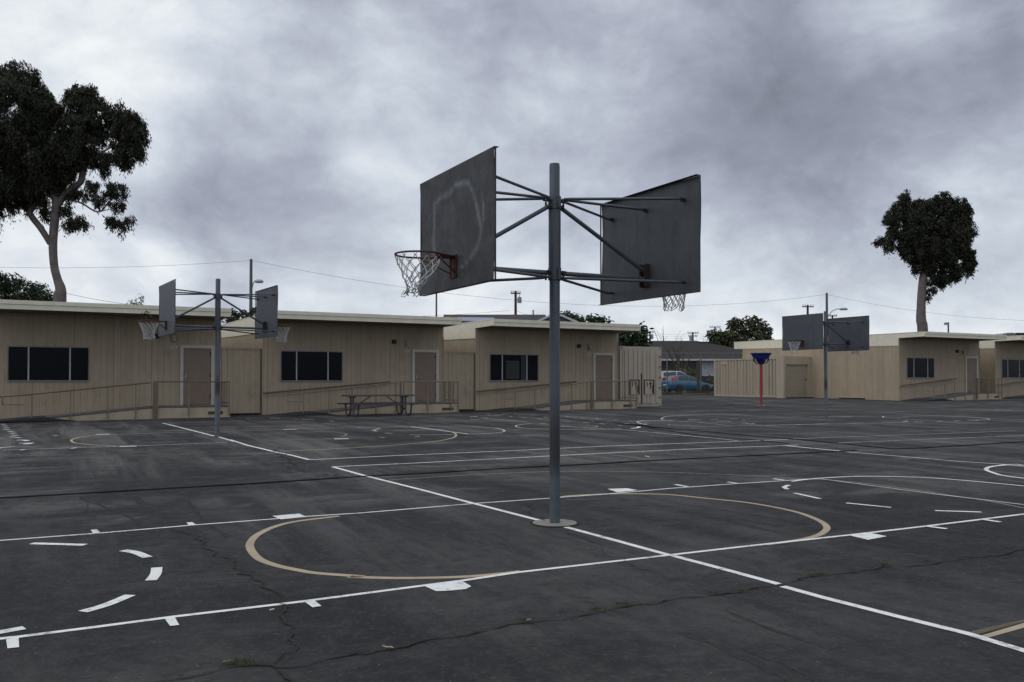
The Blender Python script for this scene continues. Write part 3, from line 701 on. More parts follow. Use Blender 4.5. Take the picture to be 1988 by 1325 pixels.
def ramp(loc, label, variant=0):
    t = empty('access_ramp', loc, RZ, label=label, cat='ramp', group='access ramps in front of the classroom doors')
    y0, y1 = -1.30, -.06
    b = MB(); b.box(5.05, 7.42, y0, y1, .35, .385); b.build('landing', 'deck', t)
    b = MB(); b.box(5.05, 7.42, y0-.02, y0, -.1, .33); b.box(7.42, 7.44, y0, y1, -.1, .33)
    b.box(5.0, 7.47, y0-.05, y0-.02, -.02, .035); b.build('skirt', 'ply', t)
    b = MB(); b.box(6.72, 7.22, y0-.032, y0-.02, .09, .19)
    b.build('skirt_vent', mat('brown_vent', (.07,.045,.03), .8, .1) if 'brown_vent' not in bpy.data.materials else bpy.data.materials['brown_vent'], t)
    b = MB(); b.prism_x([(0,0),(0,0)], 0, 0) if False else None
    # sloping deck: polygon in xz extruded in y
    def xz(bm, poly, ya, yb):
        n = len(poly); vs = [(p[0], ya, p[1]) for p in poly]+[(p[0], yb, p[1]) for p in poly]
        bm.add(vs, [tuple(range(n)), tuple(reversed(range(n, 2*n)))]+[(i, n+i, n+(i+1) % n, (i+1) % n) for i in range(n)])
    xz(b, [(1.70,.045),(5.05,.345),(5.05,.385),(1.70,.085)], y0, y1); b.build('ramp_deck', 'deck', t)
    b = MB(); xz(b, [(1.75,-.1),(5.05,-.1),(5.05,.33),(1.75,.03)], y0-.02, y0); b.build('ramp_skirt', 'ply', t)
    b = MB(); xz(b, [(.0,-.02),(.55,.02),(1.2,.075),(1.70,.10),(2.25,.01),(2.6,-.03)], y0-.28, y1); b.build('asphalt_transition', 'tar' if variant == 9 else 'mound', t)
    # wall-side hand rail on brackets
    if variant != 1:
        b = MB(); b.tube([(.0,-.14,.80),(5.0,-.14,1.215)], .030, 8)
        for k in range(5): x = .3+k*1.1; b.tube([(x,-.14,.80+x*.0829),(x,0,.76+x*.0829)], .012, 6)
        b.build('wall_rail', 'rail', t)
    # outer guard rail
    b = MB(); b.tube([(.55,y0-.05,.50),(.55,y0-.05,.76),(1.1,y0-.05,.80),(4.85,y0-.05,1.195)], .022 if variant != 1 else .028, 8)
    b.tube([(5.05,y0-.05,1.225),(7.42,y0-.05,1.225)], .024, 8)
    b.tube([(7.42,y0-.05,1.225),(7.42,-.08,1.225)], .024, 8)
    if variant == 1: b.tube([(-.8,y0-.05,.62),(.55,y0-.05,.76)], .028, 8)
    b.tube([(.55,y0-.05,.50),(1.15,y0-.05,.50)], .015, 6); b.tube([(7.42,y0-.05,.48),(7.42,-.08,.48)], .018, 6)
    b.build('guard_rail', 'railtan' if variant != 1 else 'rail', t)
    for x in ([1.15, 2.1, 3.0, 3.95, 4.75] if variant != 1 else [.2, 1.35, 2.45, 3.55, 4.4]):
        zt = .80+max(0, x-1.1)*.105; b = MB(); b.box(x-.018, x+.018, y0-.066, y0-.03, 0, zt); b.build('post', 'railtan', t)
    for x in (5.08, 6.08, 7.1, 7.42): b = MB(); b.box(x-.02, x+.02, y0-.07, y0-.03, .02, 1.215); b.build('post', 'railtan', t)
    b = MB(); b.box(4.93, 5.05 if variant == 1 else 4.98, y0-.09, y0-.03, .02, 1.24); b.build('post', 'rail', t)
    for y in (-.9, -.5, -.1): b = MB(); b.box(7.40, 7.44, y-.02, y+.02, .385, 1.215); b.build('post', 'railtan', t)
    b = MB(); b.box(7.44, 7.50, y0-.03, y0+.10, .20, .36); b.build('rail_bracket', 'ply', t)
    return t
M['mound'] = mat('asphalt_patch', (.032,.031,.033), .9, .25, 8, bump=.3, bscale=60)
C1 = Vector((-9.28, 32.6, 0))-U*8.9; C2 = Vector((-9.28, 32.6, 0)); C3 = Vector((-1.53, 36.98, 0)); C4 = Vector((21.7, 49.1, 0)); C5 = C4+U*8.95
def at(c, z): return (c.x, c.y, z)
classroom(at(C1,.30), 'tan classroom behind the left hoop pole, its flat roof reaching the left edge')
classroom(at(C2,.30), 'tan classroom behind the picnic table, middle of the left row')
classroom(at(C3,.31), 'tan classroom beside the upright container, with a poster in its window', poster=True)
classroom(at(C4,.49), 'tan classroom at right showing its whole long side wall', sign=False)
classroom(at(C5,.51), 'tan classroom cut off by the right edge of the photo', sign=False)
ramp(at(C1,.30), 'wooden ramp and brown railing below the leftmost dark window', 1)
ramp(at(C2,.30), 'wooden ramp and railing behind the picnic table', 0)
ramp(at(C3,.31), 'wooden ramp and railing running behind the near steel pole', 0)
ramp(at(C4,.49), 'wooden ramp and railing in front of the door right of the far hoop pole', 0)
ramp(at(C5,.51), 'wooden ramp and railing at the right edge of the photo', 0)
for i, (c, lab) in enumerate([(C1, 'plain tan wooden gate filling the gap behind the left hoop pole'), (C2, 'plain tan wooden gate filling the gap right of the picnic table')]):
    t = empty('gate', at(c+U*7.40, .30), RZ, label=lab, cat='gate', group='tall wooden gates between classrooms')
    b = MB(); b.box(.02, 1.42, .06, .10, .06, 2.50); b.build('panel', 'siding', t)
    b = MB(); b.box(.02, 1.42, .035, .058, 2.42, 2.48); b.box(.75, .95, .02, .035, 2.43, 2.455); b.build('hinge_rail', 'siding', t)
    b = MB(); b.box(1.43, 1.475, .03, .12, -.1, 2.45); b.build('post', 'rail', t)
    b = MB(); b.box(-.0, 1.48, 1.2, 1.3, -.2, 2.2); b.build('back_board', 'ply', t)
vt = empty('crawl_vent', at(C4+V*3.2-U*.005, .49), RZ, label='dark low vent slot at the foot of the long side wall', cat='vent')
b = MB(); b.box(-.05, -.004, -.9, .9, -.02, .07); b.build('slot', 'black', vt)
b = MB(); b.box(-.06, -.004, -.95, .95, .07, .10); b.build('lip', 'ply', vt)

# ------------------------------------------------------------------ containers
def corr(b, axis_, a0, a1, off, z0, z1, period, depth, sgn):
    n = max(1, round((a1-a0)/period)); p = (a1-a0)/n; pr = []
    for i in range(n):
        s_ = a0+i*p
        pr += [(s_, 0), (s_+p*.30, 0), (s_+p*.45, 1), (s_+p*.80, 1)]
    pr.append((a1, 0)); vs, fs = [], []
    for s_, k in pr:
        o = off+sgn*depth*(-k)
        for z in (z0, z1): vs.append((s_, o, z) if axis_ == 'x' else (o, s_, z))
    for i in range(len(pr)-1): fs.append((2*i, 2*i+2, 2*i+3, 2*i+1))
    b.add(vs, fs)
def container_shell(t, m, Lx, Ly, H, front_open=True):
    b = MB(); b.box(.07, Lx-.07, .07, Ly-.07, .12, H-.06); b.build('inner_box', m, t)
    b = MB(); corr(b, 'y', .15, Ly-.15, .012, .15, H-.10, .28, .058, -1); b.build('side_panel', m, t)
    b = MB(); corr(b, 'y', .15, Ly-.15, Lx-.012, .15, H-.10, .28, .058, 1); b.build('side_panel', m, t)
    b = MB(); corr(b, 'x', .15, Lx-.15, Ly-.012, .15, H-.10, .28, .058, 1); b.build('back_panel', m, t)
    b = MB()
    for x in (0, Lx-.15):
        for y in (0, Ly-.15): b.box(x, x+.15, y, y+.15, .12, H-.12)
    for x in (0, Lx-.06): b.box(x, x+.06, .15, Ly-.15, H-.10, H-.01); b.box(x, x+.06, .15, Ly-.15, .03, .15)
    for y in (0, Ly-.06): b.box(.15, Lx-.15, y, y+.06, H-.12, H-.01); b.box(.15, Lx-.15, y, y+.06, .05, .15)
    fr = b.build('frame', m, t)
    for x in (0, Lx-.18):
        for y in (0, Ly-.18):
            for z in (0, H-.12):
                b = MB(); b.box(x-.003, x+.183, y-.003, y+.183, z, z+.12); c = b.build('corner_casting', m, fr)
    for x in (.05, Lx-.13):
        for z in (.035, H-.09): b = MB(); b.box(x, x+.08, -.008, .02, z, z+.055); b.build('casting_hole', 'black', fr)
    b = MB(); b.box(.05, Lx-.05, .06, Ly-.06, H-.06, H-.03); b.build('roof', m, t)
    return fr
P = C3+U*7.50
t = empty('shipping_container', (P.x, P.y, .30), RZ, label='beige shipping container standing end-on, its ribbed double doors facing us', cat='container')
container_shell(t, 'cont', 2.44, 6.06, 2.88)
for k, (xa, xb) in enumerate(((.16, 1.215), (1.225, 2.28))):
    b = MB(); b.box(xa, xb, -.015, .03, .16, 2.75)
    ribs = [xa+.10, xa+.32, xa+.62, xa+.86] if k == 0 else [xa+.10, xa+.33, xa+.50, xa+.86]
    for x in ribs: b.box(x, x+.13, -.05, -.015, .20, 2.70)
    dr = b.build('door', 'cont', t)
    b = MB()
    for x in ribs: b.box(x-.012, x, -.035, -.0155, .20, 2.70)
    b.build('rib_edge', 'cont', dr)
    b = MB(); lx = xa+.32 if k == 0 else xa+.12; b.box(lx, lx+.60, -.075, -.05, .62, 1.32); lk = b.build('lock_plate', 'cont', dr)
    b = MB(); b.box(lx, lx+.05, -.085, -.075, .62, 1.32); b.box(lx+.52, lx+.60, -.085, -.075, .62, 1.32); b.box(lx, lx+.60, -.085, -.075, 1.27, 1.32)
    b.box(lx+.16, lx+.20, -.09, -.076, 1.0, 1.2); b.box(lx+.30, lx+.45, -.09, -.076, 1.10, 1.15); b.box(lx+.36, lx+.40, -.09, -.076, .88, 1.22); b.box(lx+.47, lx+.50, -.09, -.076, .70, 1.05)
    b.build('lock_hardware', 'rust', lk)
    for z in ([.45, .9, 1.4, 1.9, 2.4] if k else []):
        b = MB(); b.box(xb-.02, xb+.13, -.035, -.012, z, z+.05); b.build('hinge', 'rail', dr)
b = MB(); b.box(1.206, 1.234, -.06, -.015, .15, 1.62); b.build('door_gasket', 'black', t)
P = Vector((16.5, 53.4, 0))
t = empty('storage_container', (P.x, P.y, .51), RZ, label='long tan corrugated container with a roll-up door at its near end', cat='container')
fr = container_shell(t, 'cont2', 2.44, 6.06, 2.50)
b = MB(); b.box(-.02, .17, -.10, .0, .0, 2.52); b.box(2.08, 2.46, -.10, .0, .0, 2.52); b.box(.17, 2.08, -.10, 0, 2.06, 2.52); b.box(-.02, 2.46, -.10, .5, 2.52, 2.56); b.box(-.02, 0, 0, .5, 0, 2.52)
b.build('door_surround', 'cont2', t)
b = MB()
for k in range(26): z = .06+k*.0755; b.prism_x([(-.035,z),(-.012,z+.014),(-.012,z+.060),(-.035,z+.0745),(0,z+.0745),(0,z)], .172, 2.078)
rd = b.build('roll_up_door', 'cont2', t)
b = MB(); b.box(1.92, 2.0, -.06, -.035, 1.1, 1.2); b.build('handle', 'black', rd)
b = MB(); b.box(-.005, .012, 4.9, 5.35, 2.12, 2.34); b.build('vent_cover', 'cont2', t)
b = MB(); b.box(.25, 2.3, -.35, -.1, -.02, .05); b.build('threshold', 'mound', t)

# ------------------------------------------------------------------ basketball stands
AX = Vector((.879, .477, 0)).normalized(); ARZ = math.atan2(AX.y, AX.x)
def net_mesh(r0, levels, jitter, shift=(0,0), cord=.0042, torn=0.0, seed=1, n=12):
    rnd = random.Random(seed); b = MB(); rows = []
    for li, (r, z, sh) in enumerate(levels):
        row = []
        for k in range(n):
            a = 2*math.pi*(k+.5*(li % 2))/n; j = jitter*li/len(levels)
            row.append(Vector((r*math.cos(a)+shift[0]*sh+rnd.uniform(-j, j), r*math.sin(a)+shift[1]*sh+rnd.uniform(-j, j), z+rnd.uniform(-j, j)*.8)))
        rows.append(row)
    for li in range(len(rows)-1):
        for k in range(n):
            k2 = k if li % 2 == 0 else (k+1) % n
            for q in ((k, k), (k, (k-1) % n if li % 2 == 0 else (k+1) % n)):
                if li > 1 and rnd.random() < torn: continue
                a, c = rows[li][q[0]], rows[li+1][q[1]]
                mid = (a+c)/2+Vector((0,0,-.006))
                b.tube([a, mid, c], cord, 5, cap=False)
    for row in rows[1:-1]:
        for p in row: b.tube([p+Vector((0,0,.008)), p-Vector((0,0,.008))], cord*1.9, 5)
    for k in range(0, n):
        if rnd.random() < .75:
            p = rows[-1][k]; b.tube([p, p+Vector((rnd.uniform(-.02,.02), rnd.uniform(-.02,.02), -.03)), rows[-1][(k+1) % n]], cord, 5, cap=False)
    return b
WEAR = [(-.52,3.02),(-.50,3.22),(-.46,3.36),(-.34,3.42),(-.10,3.42),(.02,3.47),(.18,3.46),(.33,3.43),(.46,3.30),(.55,3.10),(.60,2.95),(.55,2.80),(.40,2.72)]
WEAR2 = [(.62,3.25),(.66,3.05),(.60,2.86)]; WEAR3 = [(-.52,3.02),(-.50,2.86),(-.55,2.70)]; WEAR4 = [(.40,2.72),(.16,2.62),(.02,2.58)]
def segd(p, a, b_):
    a, b_ = Vector(a), Vector(b_); ab = b_-a; t = max(0, min(1, (p-a).dot(ab)/ab.dot(ab))); return (p-(a+ab*t)).length
def backboard(t, side, m, wear, seed):
    # side = -1 / +1 ; board plane is perpendicular to local x at x = side*1.18
    nx_, nz_ = 56, 38; Wd, z0, z1 = (1.76 if side < 0 and m == 'board' else 1.82), 2.44, 3.66; X = side*1.18 + (.045 if m == 'board_lightened' else 0); rnd = random.Random(seed)
    b = MB(); vs, fs, wv = [], [], []
    def off(y, z):
        e = max(0, (abs(y)/(Wd/2))**6); o = -.010*e*math.sin((z-z0)*4+side)
        return o+.004*mnoise.noise(Vector((y*2, z*2, seed)))
    for th in (0, 1):
        for j in range(nz_+1):
            for i in range(nx_+1):
                y = -Wd/2+Wd*i/nx_; z = z0+(z1-z0)*j/nz_
                dy = .016*math.sin((z-z0)/(z1-z0)*math.pi)*(1 if i > nx_-2 else 0)*-1
                vs.append((X+side*off(y, z)-side*.003*th, y+dy, z))
                w = 0.0
                if wear and th == 0:
                    p = Vector((-y if side < 0 else y, z)); p.x = y*(-1)
                    p = p+Vector((mnoise.noise(Vector((y*4, z*4, 3)))*.03, mnoise.noise(Vector((y*4, z*4, 9)))*.03))
                    for line, ww in ((WEAR, .026), (WEAR2, .016), (WEAR3, .030), (WEAR4, .012)):
                        dd = min(segd(p, a, c) for a, c in zip(line, line[1:])); w = max(w, math.exp(-(dd/ww)**2))
                    w *= .75+.5*mnoise.noise(Vector((y*3, z*3, 5)))
                wv.append(max(0, min(1, w)))
    n1_ = (nx_+1)*(nz_+1)
    def id_(i, j, th): return th*n1_+j*(nx_+1)+i
    for j in range(nz_):
        for i in range(nx_):
            fs.append((id_(i,j,0), id_(i+1,j,0), id_(i+1,j+1,0), id_(i,j+1,0))); fs.append((id_(i,j,1), id_(i,j+1,1), id_(i+1,j+1,1), id_(i+1,j,1)))
    # flanges folded back towards the pole
    def flange(a, b_, c, d_): 
        o = len(vs)
        for p in (a, b_, c, d_): vs.append(p); wv.append(0)
        fs.append((o, o+1, o+2, o+3))
    fx = X-side*.055
    h = Wd/2
    b.add(vs, fs)
    fl = (-.005 if m == 'board' else .0) if m != 'board_far' else -.03
    b.box(min(X-side*.002, fx-side*fl), max(X-side*.002, fx-side*fl), -h, h, z1, z1+.004)
    b.box(min(X-side*.002, fx), max(X-side*.002, fx), -h, h, z0-.004, z0)
    for yy in (-h-.002, h-.001): b.box(min(X-side*.002, X-side*.02), max(X-side*.002, X-side*.02), yy, yy+.003, z0, z1)
    o = b.build('backboard', m, t, fix=True)
    at_ = o.data.attributes.new('wear', 'FLOAT', 'POINT'); wv += [0]*(len(o.data.vertices)-len(wv)); at_.data.foreach_set('value', wv[:len(o.data.vertices)])
    return o
def hoop_stand(name, loc, rz, label, near, pole_m, board_m, seed=3):
    t = empty(name, loc, rz, label=label, cat='basketball stand', group='double basketball stands')
    b = MB(); b.tube([(0,0,-.2),(0,0,3.80),(0,0,3.83)], [.056,.056,.053], 28); pole = b.build('pole', pole_m, t)
    b = MB(); b.tube([(0,0,2.70),(0,0,3.335)], .0655, 28); b.build('sleeve', 'galv', pole)
    if near:
        b = MB(); n = 40; ring = [(.235*(1+.05*mnoise.noise(Vector((math.cos(a)*2, math.sin(a)*2, 1))))*math.cos(a), .235*(1+.06*mnoise.noise(Vector((math.cos(a)*2, math.sin(a)*2, 5))))*math.sin(a)) for a in [2*math.pi*k/n for k in range(n)]]
        b.prism(ring, -.1, .010); b.build('footing', 'concrete', t)
        b = MB(); b.lathe([(.262,.006),(.236,.007)], 40); b.build('footing_gap', 'crack', t)
    for z, hgt in ((3.345, .13), (2.585, .13)):
        b = MB(); b.tube([(0,0,z),(0,0,z+hgt)], .070, 24); b.box(-.075, .075, -.024, .024, z+.01, z+hgt-.01) if False else None
        for s_ in (1, -1): b.box(-.012, .012, s_*.068, s_*.10, z+.005, z+hgt-.005) if s_ > 0 else b.box(-.012, .012, -.10, -.068, z+.005, z+hgt-.005)
        for s_ in (1, -1): x0, x1 = sorted((s_*.066, s_*.095)); b.box(x0, x1, -.045, .045, z+.02, z+.04); b.box(x0, x1, -.045, .045, z+hgt-.05, z+hgt-.03)
        cl = b.build('collar', 'galv', t)
        for s_ in (1, -1):
            for y in (-.04, .04):
                b = MB(); b.tube([(s_*.085, y, z+.0),(s_*.085, y, z+.075)], .011, 6); b.tube([(s_*.07, y, z+.09),(s_*.12, y, z+.09)], .009, 6); b.build('bolt', 'rust', cl)
    for s_ in (-1, 1):
        bd = backboard(t, s_, (board_m if s_ < 0 or not near else 'board_lightened'), near and s_ < 0, seed+s_)
        X = s_*1.165 + (.045 if near and s_ > 0 else 0)
        for y in (-.66, 0, .66):
            b = MB(); r = .0155
            b.tube([(s_*.09, y*.06, 3.455),(s_*.16, y*.12, 3.455),(X-s_*.07, y, 3.45),(X, y, 3.45)], [.012,r,r,.010], 8); b.build('brace', 'galv', t)
            b = MB(); b.tube([(X-s_*.05, y, 3.452),(X+s_*.008, y, 3.452)], .016, 6); b.box(X-.03, X+.008*s_ if s_ > 0 else X+.03, y-.02, y+.02, 3.425, 3.44) if s_ > 0 else b.box(X-.006, X+.03, y-.02, y+.02, 3.425, 3.44); b.build('bolt', 'rust', t)
        for y in (-.66, .66):
            b = MB(); b.tube([(s_*.09, y*.06, 2.61),(s_*.16, y*.12, 2.605),(X-s_*.07, y, 2.56),(X, y, 2.56)], [.012,.0155,.0155,.010], 8); b.build('brace', 'galv', t)
            b = MB(); b.tube([(X-s_*.05, y, 2.562),(X+s_*.008, y, 2.562)], .016, 6); b.build('bolt', 'rust', t)
        b = MB(); b.tube([(s_*.07,0,2.66),(X,0,2.66)], .026, 12); b.build('lower_arm', 'galv', t)
        b = MB(); b.tube([(s_*.07,0,3.37),(X-s_*.03,0,2.75)], .023, 12); b.build('diagonal_arm', 'galv', t)
        b = MB(); x0, x1 = sorted((X-s_*.06, X+s_*.01)); b.box(x0, x1, -.05, -.042, 2.57, 2.83); b.box(x0, x1, .042, .05, 2.57, 2.83); b.box(min(X, X+s_*.01), max(X, X+s_*.01), -.06, .06, 2.57, 2.83); b.build('arm_bracket', 'rust', t)
        # rim
        sx_ = .045 if near and s_ > 0 else 0; X0 = s_*1.183+sx_; rc = s_*(1.183+.15+.2286)+sx_; zr = 2.75
        b = MB(); b.ring((rc, 0, zr), .2286, .0095); 
        x0, x1 = sorted((X0, X0+s_*.012)); b.box(x0, x1, -.075, .075, zr-.21, zr+.02)
        x0, x1 = sorted((X0+s_*.012, X0+s_*.02)); b.box(x0, x1, -.05, -.04, zr-.21, zr+.02); b.box(x0, x1, .04, .05, zr-.21, zr+.02)
        x0, x1 = sorted((X0, rc-s_*.20)); b.box(x0, x1, -.06, .06, zr-.006, zr+.006)
        for y in (-1, 1):
            b.tube([(X0+s_*.01, y*.06, zr-.16), (rc-s_*.10, y*.19, zr-.012)], .0075, 6)
            b.tube([(X0+s_*.01, y*.06, zr), (rc-s_*.16, y*.155, zr)], .0085, 6)
        rim = b.build('rim', 'rim', t)
        for k in range(12):
            a = 2*math.pi*k/12; b = MB(); c = Vector((rc+.2286*math.cos(a), .2286*math.sin(a), zr-.012))
            tn = Vector((-math.sin(a), math.cos(a), 0))
            b.tube([c-tn*.014, c-tn*.009+Vector((0,0,-.016)), c+tn*.009+Vector((0,0,-.016)), c+tn*.014], .003, 5)
            b.build('net_hook', 'rim', rim)
        if near and s_ < 0:
            lv = [(.225,-.028,0),(.195,-.10,.15),(.16,-.165,.35),(.125,-.22,.6),(.095,-.27,.8),(.085,-.31,1.0),(.075,-.35,1.15),(.07,-.375,1.2)]
            nb = net_mesh(.22, lv, .035, (-.055,-.03), .0044, .06, 5)
            nb.tube([(-.16,-.03,-.36),(-.19,-.04,-.40),(-.20,-.05,-.425),(-.17,-.055,-.43),(-.13,-.03,-.40)], .004, 5)
        else:
            lv = [(.225,-.028,0),(.19,-.10,0),(.160,-.17,0),(.138,-.235,0),(.122,-.30,0),(.122,-.355,0),(.125,-.40,0)]
            nb = net_mesh(.22, lv, .016 if near else .02, (0,0) if s_ > 0 else (.05,.02), .0044 if near else .0048, .03, 8+s_)
        nt = nb.build('net', 'net', rim, fix=False); nt.location = (rc, 0, zr)
    return t
hoop_stand('basketball_stand', (.455, 9.32, hz(.455, 9.32)), ARZ, 'large steel double basketball stand in the foreground, the nearest of the three', True, 'galv_pole', 'board')
far = hoop_stand('basketball_stand', (-7.13, 21.2, hz(-7.13, 21.2)), ARZ+R(4), 'double basketball stand in front of the left classroom door', False, 'galv_far', 'board_far', 11)
f2 = copy_tree(far); f2.location = (11.16, 31.15, hz(11.16, 31.15)); f2.rotation_euler.z = ARZ+R(1)
f2['label'] = 'farthest double basketball stand, right of the red and blue funnel goal'

# ------------------------------------------------------------------ funnel goal
p = G(1478, 788); t = empty('funnel_goal', p, R(10), label='red pole with a blue plastic ball funnel on top', cat='ball goal')
b = MB(); b.tube([(0,0,-.1),(0,0,2.1)], .055, 16); b.build('pole', 'red', t)
b = MB(); b.lathe([(.44,2.54),(.50,2.56),(.515,2.545),(.49,2.52),(.43,2.44),(.385,2.34),(.36,2.28)], 32); b.lathe([(.36,2.28),(.375,2.35),(.42,2.45),(.47,2.535),(.44,2.54)], 32)
# inner cone down to the pole and three curved legs around the exits
b.lathe([(.40,2.38),(.25,2.26),(.14,2.14),(.09,2.04),(.055,2.03)], 24)
for k in range(4):
    a = R(0+90*k); c_, s_ = math.cos(a), math.sin(a)
    pr = [(.365,2.29,.17),(.345,2.20,.12),(.29,2.11,.08),(.22,2.045,.07),(.10,2.03,.07),(.05,2.035,.07)]
    vs = []
    for r, z, w in pr:
        for sg in (1, -1):
            for dz in (0, .02): vs.append((r*c_-sg*w/2*s_+dz*c_, r*s_+sg*w/2*c_+dz*s_, z-dz))
    fs = []
    for i in range(len(pr)-1):
        a0, a1 = 4*i, 4*i+4
        fs += [(a0, a0+2, a1+2, a1), (a0+1, a1+1, a1+3, a0+3), (a0, a1, a1+1, a0+1), (a0+2, a0+3, a1+3, a1+2)]
    b.add(vs, fs)
b.build('funnel', 'blue', t)
b = MB(); b.lathe([(.22,.012),(.0,.014)], 24); b.build('base_disc', 'paint_worn', t)

# ------------------------------------------------------------------ picnic table
c = Vector((-4.88, 32.0)); t = empty('picnic_table', (c.x, c.y, hz(c.x, c.y)), R(29), label='long grey picnic table with attached benches in front of the middle classroom', cat='picnic table')
b = MB(); b.box(-1.27, 1.27, -.37, .37, .735, .765); b.box(-1.27, 1.27, -.375, -.355, .705, .735); b.box(-1.27, 1.27, .355, .375, .705, .735); b.build('table_top', 'tabletop', t)
for s_ in (-1, 1):
    b = MB(); y0, y1 = sorted((s_*.60, s_*.88)); b.box(-1.27, 1.27, y0, y1, .435, .46); b.box(-1.27, 1.27, y0, y0+.02, .41, .435); b.box(-1.27, 1.27, y1-.02, y1, .41, .435); b.build('bench', 'table', t)
for x in (-1.0, 1.0):
    for s_ in (-1, 1):
        b = MB(); pts = [(x, s_*.16, .71),(x, s_*.15, .45),(x, s_*.17, .22),(x, s_*.24, .07),(x, s_*.40, .03),(x, s_*.58, .05),(x, s_*.69, .18),(x, s_*.72, .42)]
        b.tube(catmull([Vector(q) for q in pts], 4), .031, 8); b.build('leg', 'table', t)
    b = MB(); b.box(x-.05, x+.05, -.30, .30, .665, .705); b.build('top_bracket', 'table', t)
    for sg in (-1, 1): b = MB(); b.bar((x, sg*.60, .40), (x, sg*.86, .40), .05, .03); b.build('bench_bracket', 'table', t)
    b = MB(); b.tube([(x,-.17,.24),(x,.17,.24)], .025, 8); b.build('cross_member', 'table', t)
    b = MB(); sx = 1 if x > 0 else -1; b.tube([(x, 0, .26),(sx*.30, 0, .71)], .018, 8); b.build('brace', 'table', t)

# ------------------------------------------------------------------ street behind the fence
def sheet(name, x0, x1, y0, y1, m, z):
    b = MB(); b.add([(x0,y0,z),(x1,y0,z),(x1,y1,z),(x0,y1,z)], [(0,1,2,3)]); o = b.build(name, m); tag(o, kind='structure'); return o
sheet('verge', -60, 90, 63.5, 66.2, 'verge', .60); sheet('street', -80, 110, 66.2, 76, 'street', .60); sheet('pavement', -80, 110, 76, 900, 'soil', .615)
FY = 64.2
t = empty('chain_link_fence', (11.2, FY, .58), 0, label='tall chain link fence on steel posts between the two containers', cat='fence')
for px in (1295, 1360, 1424):
    x = (px-PPX)/F*FY-11.2; b = MB(); b.tube([(x,0,-.05),(x,0,3.08)], .045, 10); b.build('post', 'chain', t)
b = MB(); b.tube([(-.6,0,3.02),(6.2,0,3.02)], .022, 8); b.build('top_rail', 'chain', t)
b = MB(); Hf = 3.0; x = -.6-Hf
while x < 6.0:
    for sg in (0, 1):
        a0, a1 = x, x+Hf; z0, z1 = (0, Hf) if sg == 0 else (Hf, 0)
        xa = max(a0, -.6); xb = min(a1, 6.2)
        if xb > xa:
            za = z0+(z1-z0)*(xa-a0)/Hf; zb = z0+(z1-z0)*(xb-a0)/Hf
            b.tube([(xa, .01, za), (xb, .01, zb)], .0016, 3, cap=False, smooth=False)
    x += .085
b.build('wire_mesh', 'chain', t, fix=False)
p0 = W(1355, 700, 63.0); t = empty('fence_post', (p0.x, 63.0, .56), 0, label='thick brown wooden post in front of the blue car', cat='post')
b = MB(); b.tube([(0,0,-.1),(0,0,2.45)], [.10,.09], 12); b.build('shaft', 'barkd', t); b = MB(); b.tube([(0,0,2.45),(0,0,2.50)], [.11,.07], 12); b.build('cap', 'barkd', t)
p0 = G(1370, 769); t = empty('timber_edging', (p0.x, 61.5, .56), 0, label='low brown timber edging beside the long container', cat='edging')
b = MB(); b.box(-1.0, .9, -.15, .15, 0, .16); b.build('lower_sleeper', 'rail', t); b = MB(); b.box(-.8, .9, -.12, .14, .163, .30); b.build('upper_sleeper', 'barkd', t)
def grass_patch(name, label, pts_fn, n, size, parent=None):
    vs, fs, col = [], [], []
    for i in range(n):
        p, k = pts_fn(); a = random.uniform(0, 6.28); l = size*k*random.uniform(.5, 1.4); w = .0011+size*.05*(size > .1)
        tip = p+Vector((math.cos(a)*l*random.uniform(.2,.9), math.sin(a)*l*random.uniform(.2,.9), l)); sd_ = Vector((-math.sin(a), math.cos(a), 0))*w
        o = len(vs); vs += [p-sd_, p+sd_, tip]; fs.append((o, o+1, o+2)); col.append(random.random())
    me = bpy.data.meshes.new(name); me.from_pydata([tuple(v) for v in vs], [], fs); at_ = me.attributes.new('leafv', 'FLOAT', 'FACE'); at_.data.foreach_set('value', col); me.materials.append(M['grass'])
    o = bpy.data.objects.new(name, me); COL.objects.link(o); tag(o, label, 'grass', kind='stuff'); return o
grass_patch('verge_grass', 'rough green grass along the foot of the chain link fence', lambda: (Vector((random.uniform(9, 20), random.uniform(63.6, 65.4), .60)), random.random()), 2600, .30)
TUFT = [c1([(1140,1245)])[0], c1([(1090,1255)])[0], c1([(850,1308)])[0], c1([(640,1345)])[0], c1([(1338,957)])[0]]+c2([(1480,967),(1360,990),(1340,995),(1020,1043),(780,1095),(1560,967)])+c3([(235,912),(370,902),(430,888),(740,825),(700,828),(890,806),(1045,783),(1240,760),(1320,750),(640,845),(1620,718)])
TS = [1.3,.6,.4,.4,.5,1.0,.9,.6,.6,.25,.4,.5,.6,.5,.9,.5,.5,1.0,.6,.5,.5,.5]
def tf():
    i = random.choices(range(len(TUFT)), TS)[0]; p = G(*TUFT[i], .015); s_ = TS[i]
    return p+Vector((random.gauss(0,.034)*s_, random.gauss(0,.016)*s_, 0)), s_
grass_patch('crack_grass', 'green weeds and moss sprouting along the long asphalt crack', tf, 3000, .020)
def tf2():
    p = random.choice(MAINC); return Vector((p.x+random.gauss(0,.015), p.y+random.gauss(0,.012), hz(p.x, p.y)+.012)), random.random()
grass_patch('crack_moss', 'tiny moss and stubble inside the long asphalt crack', tf2, 900, .007)
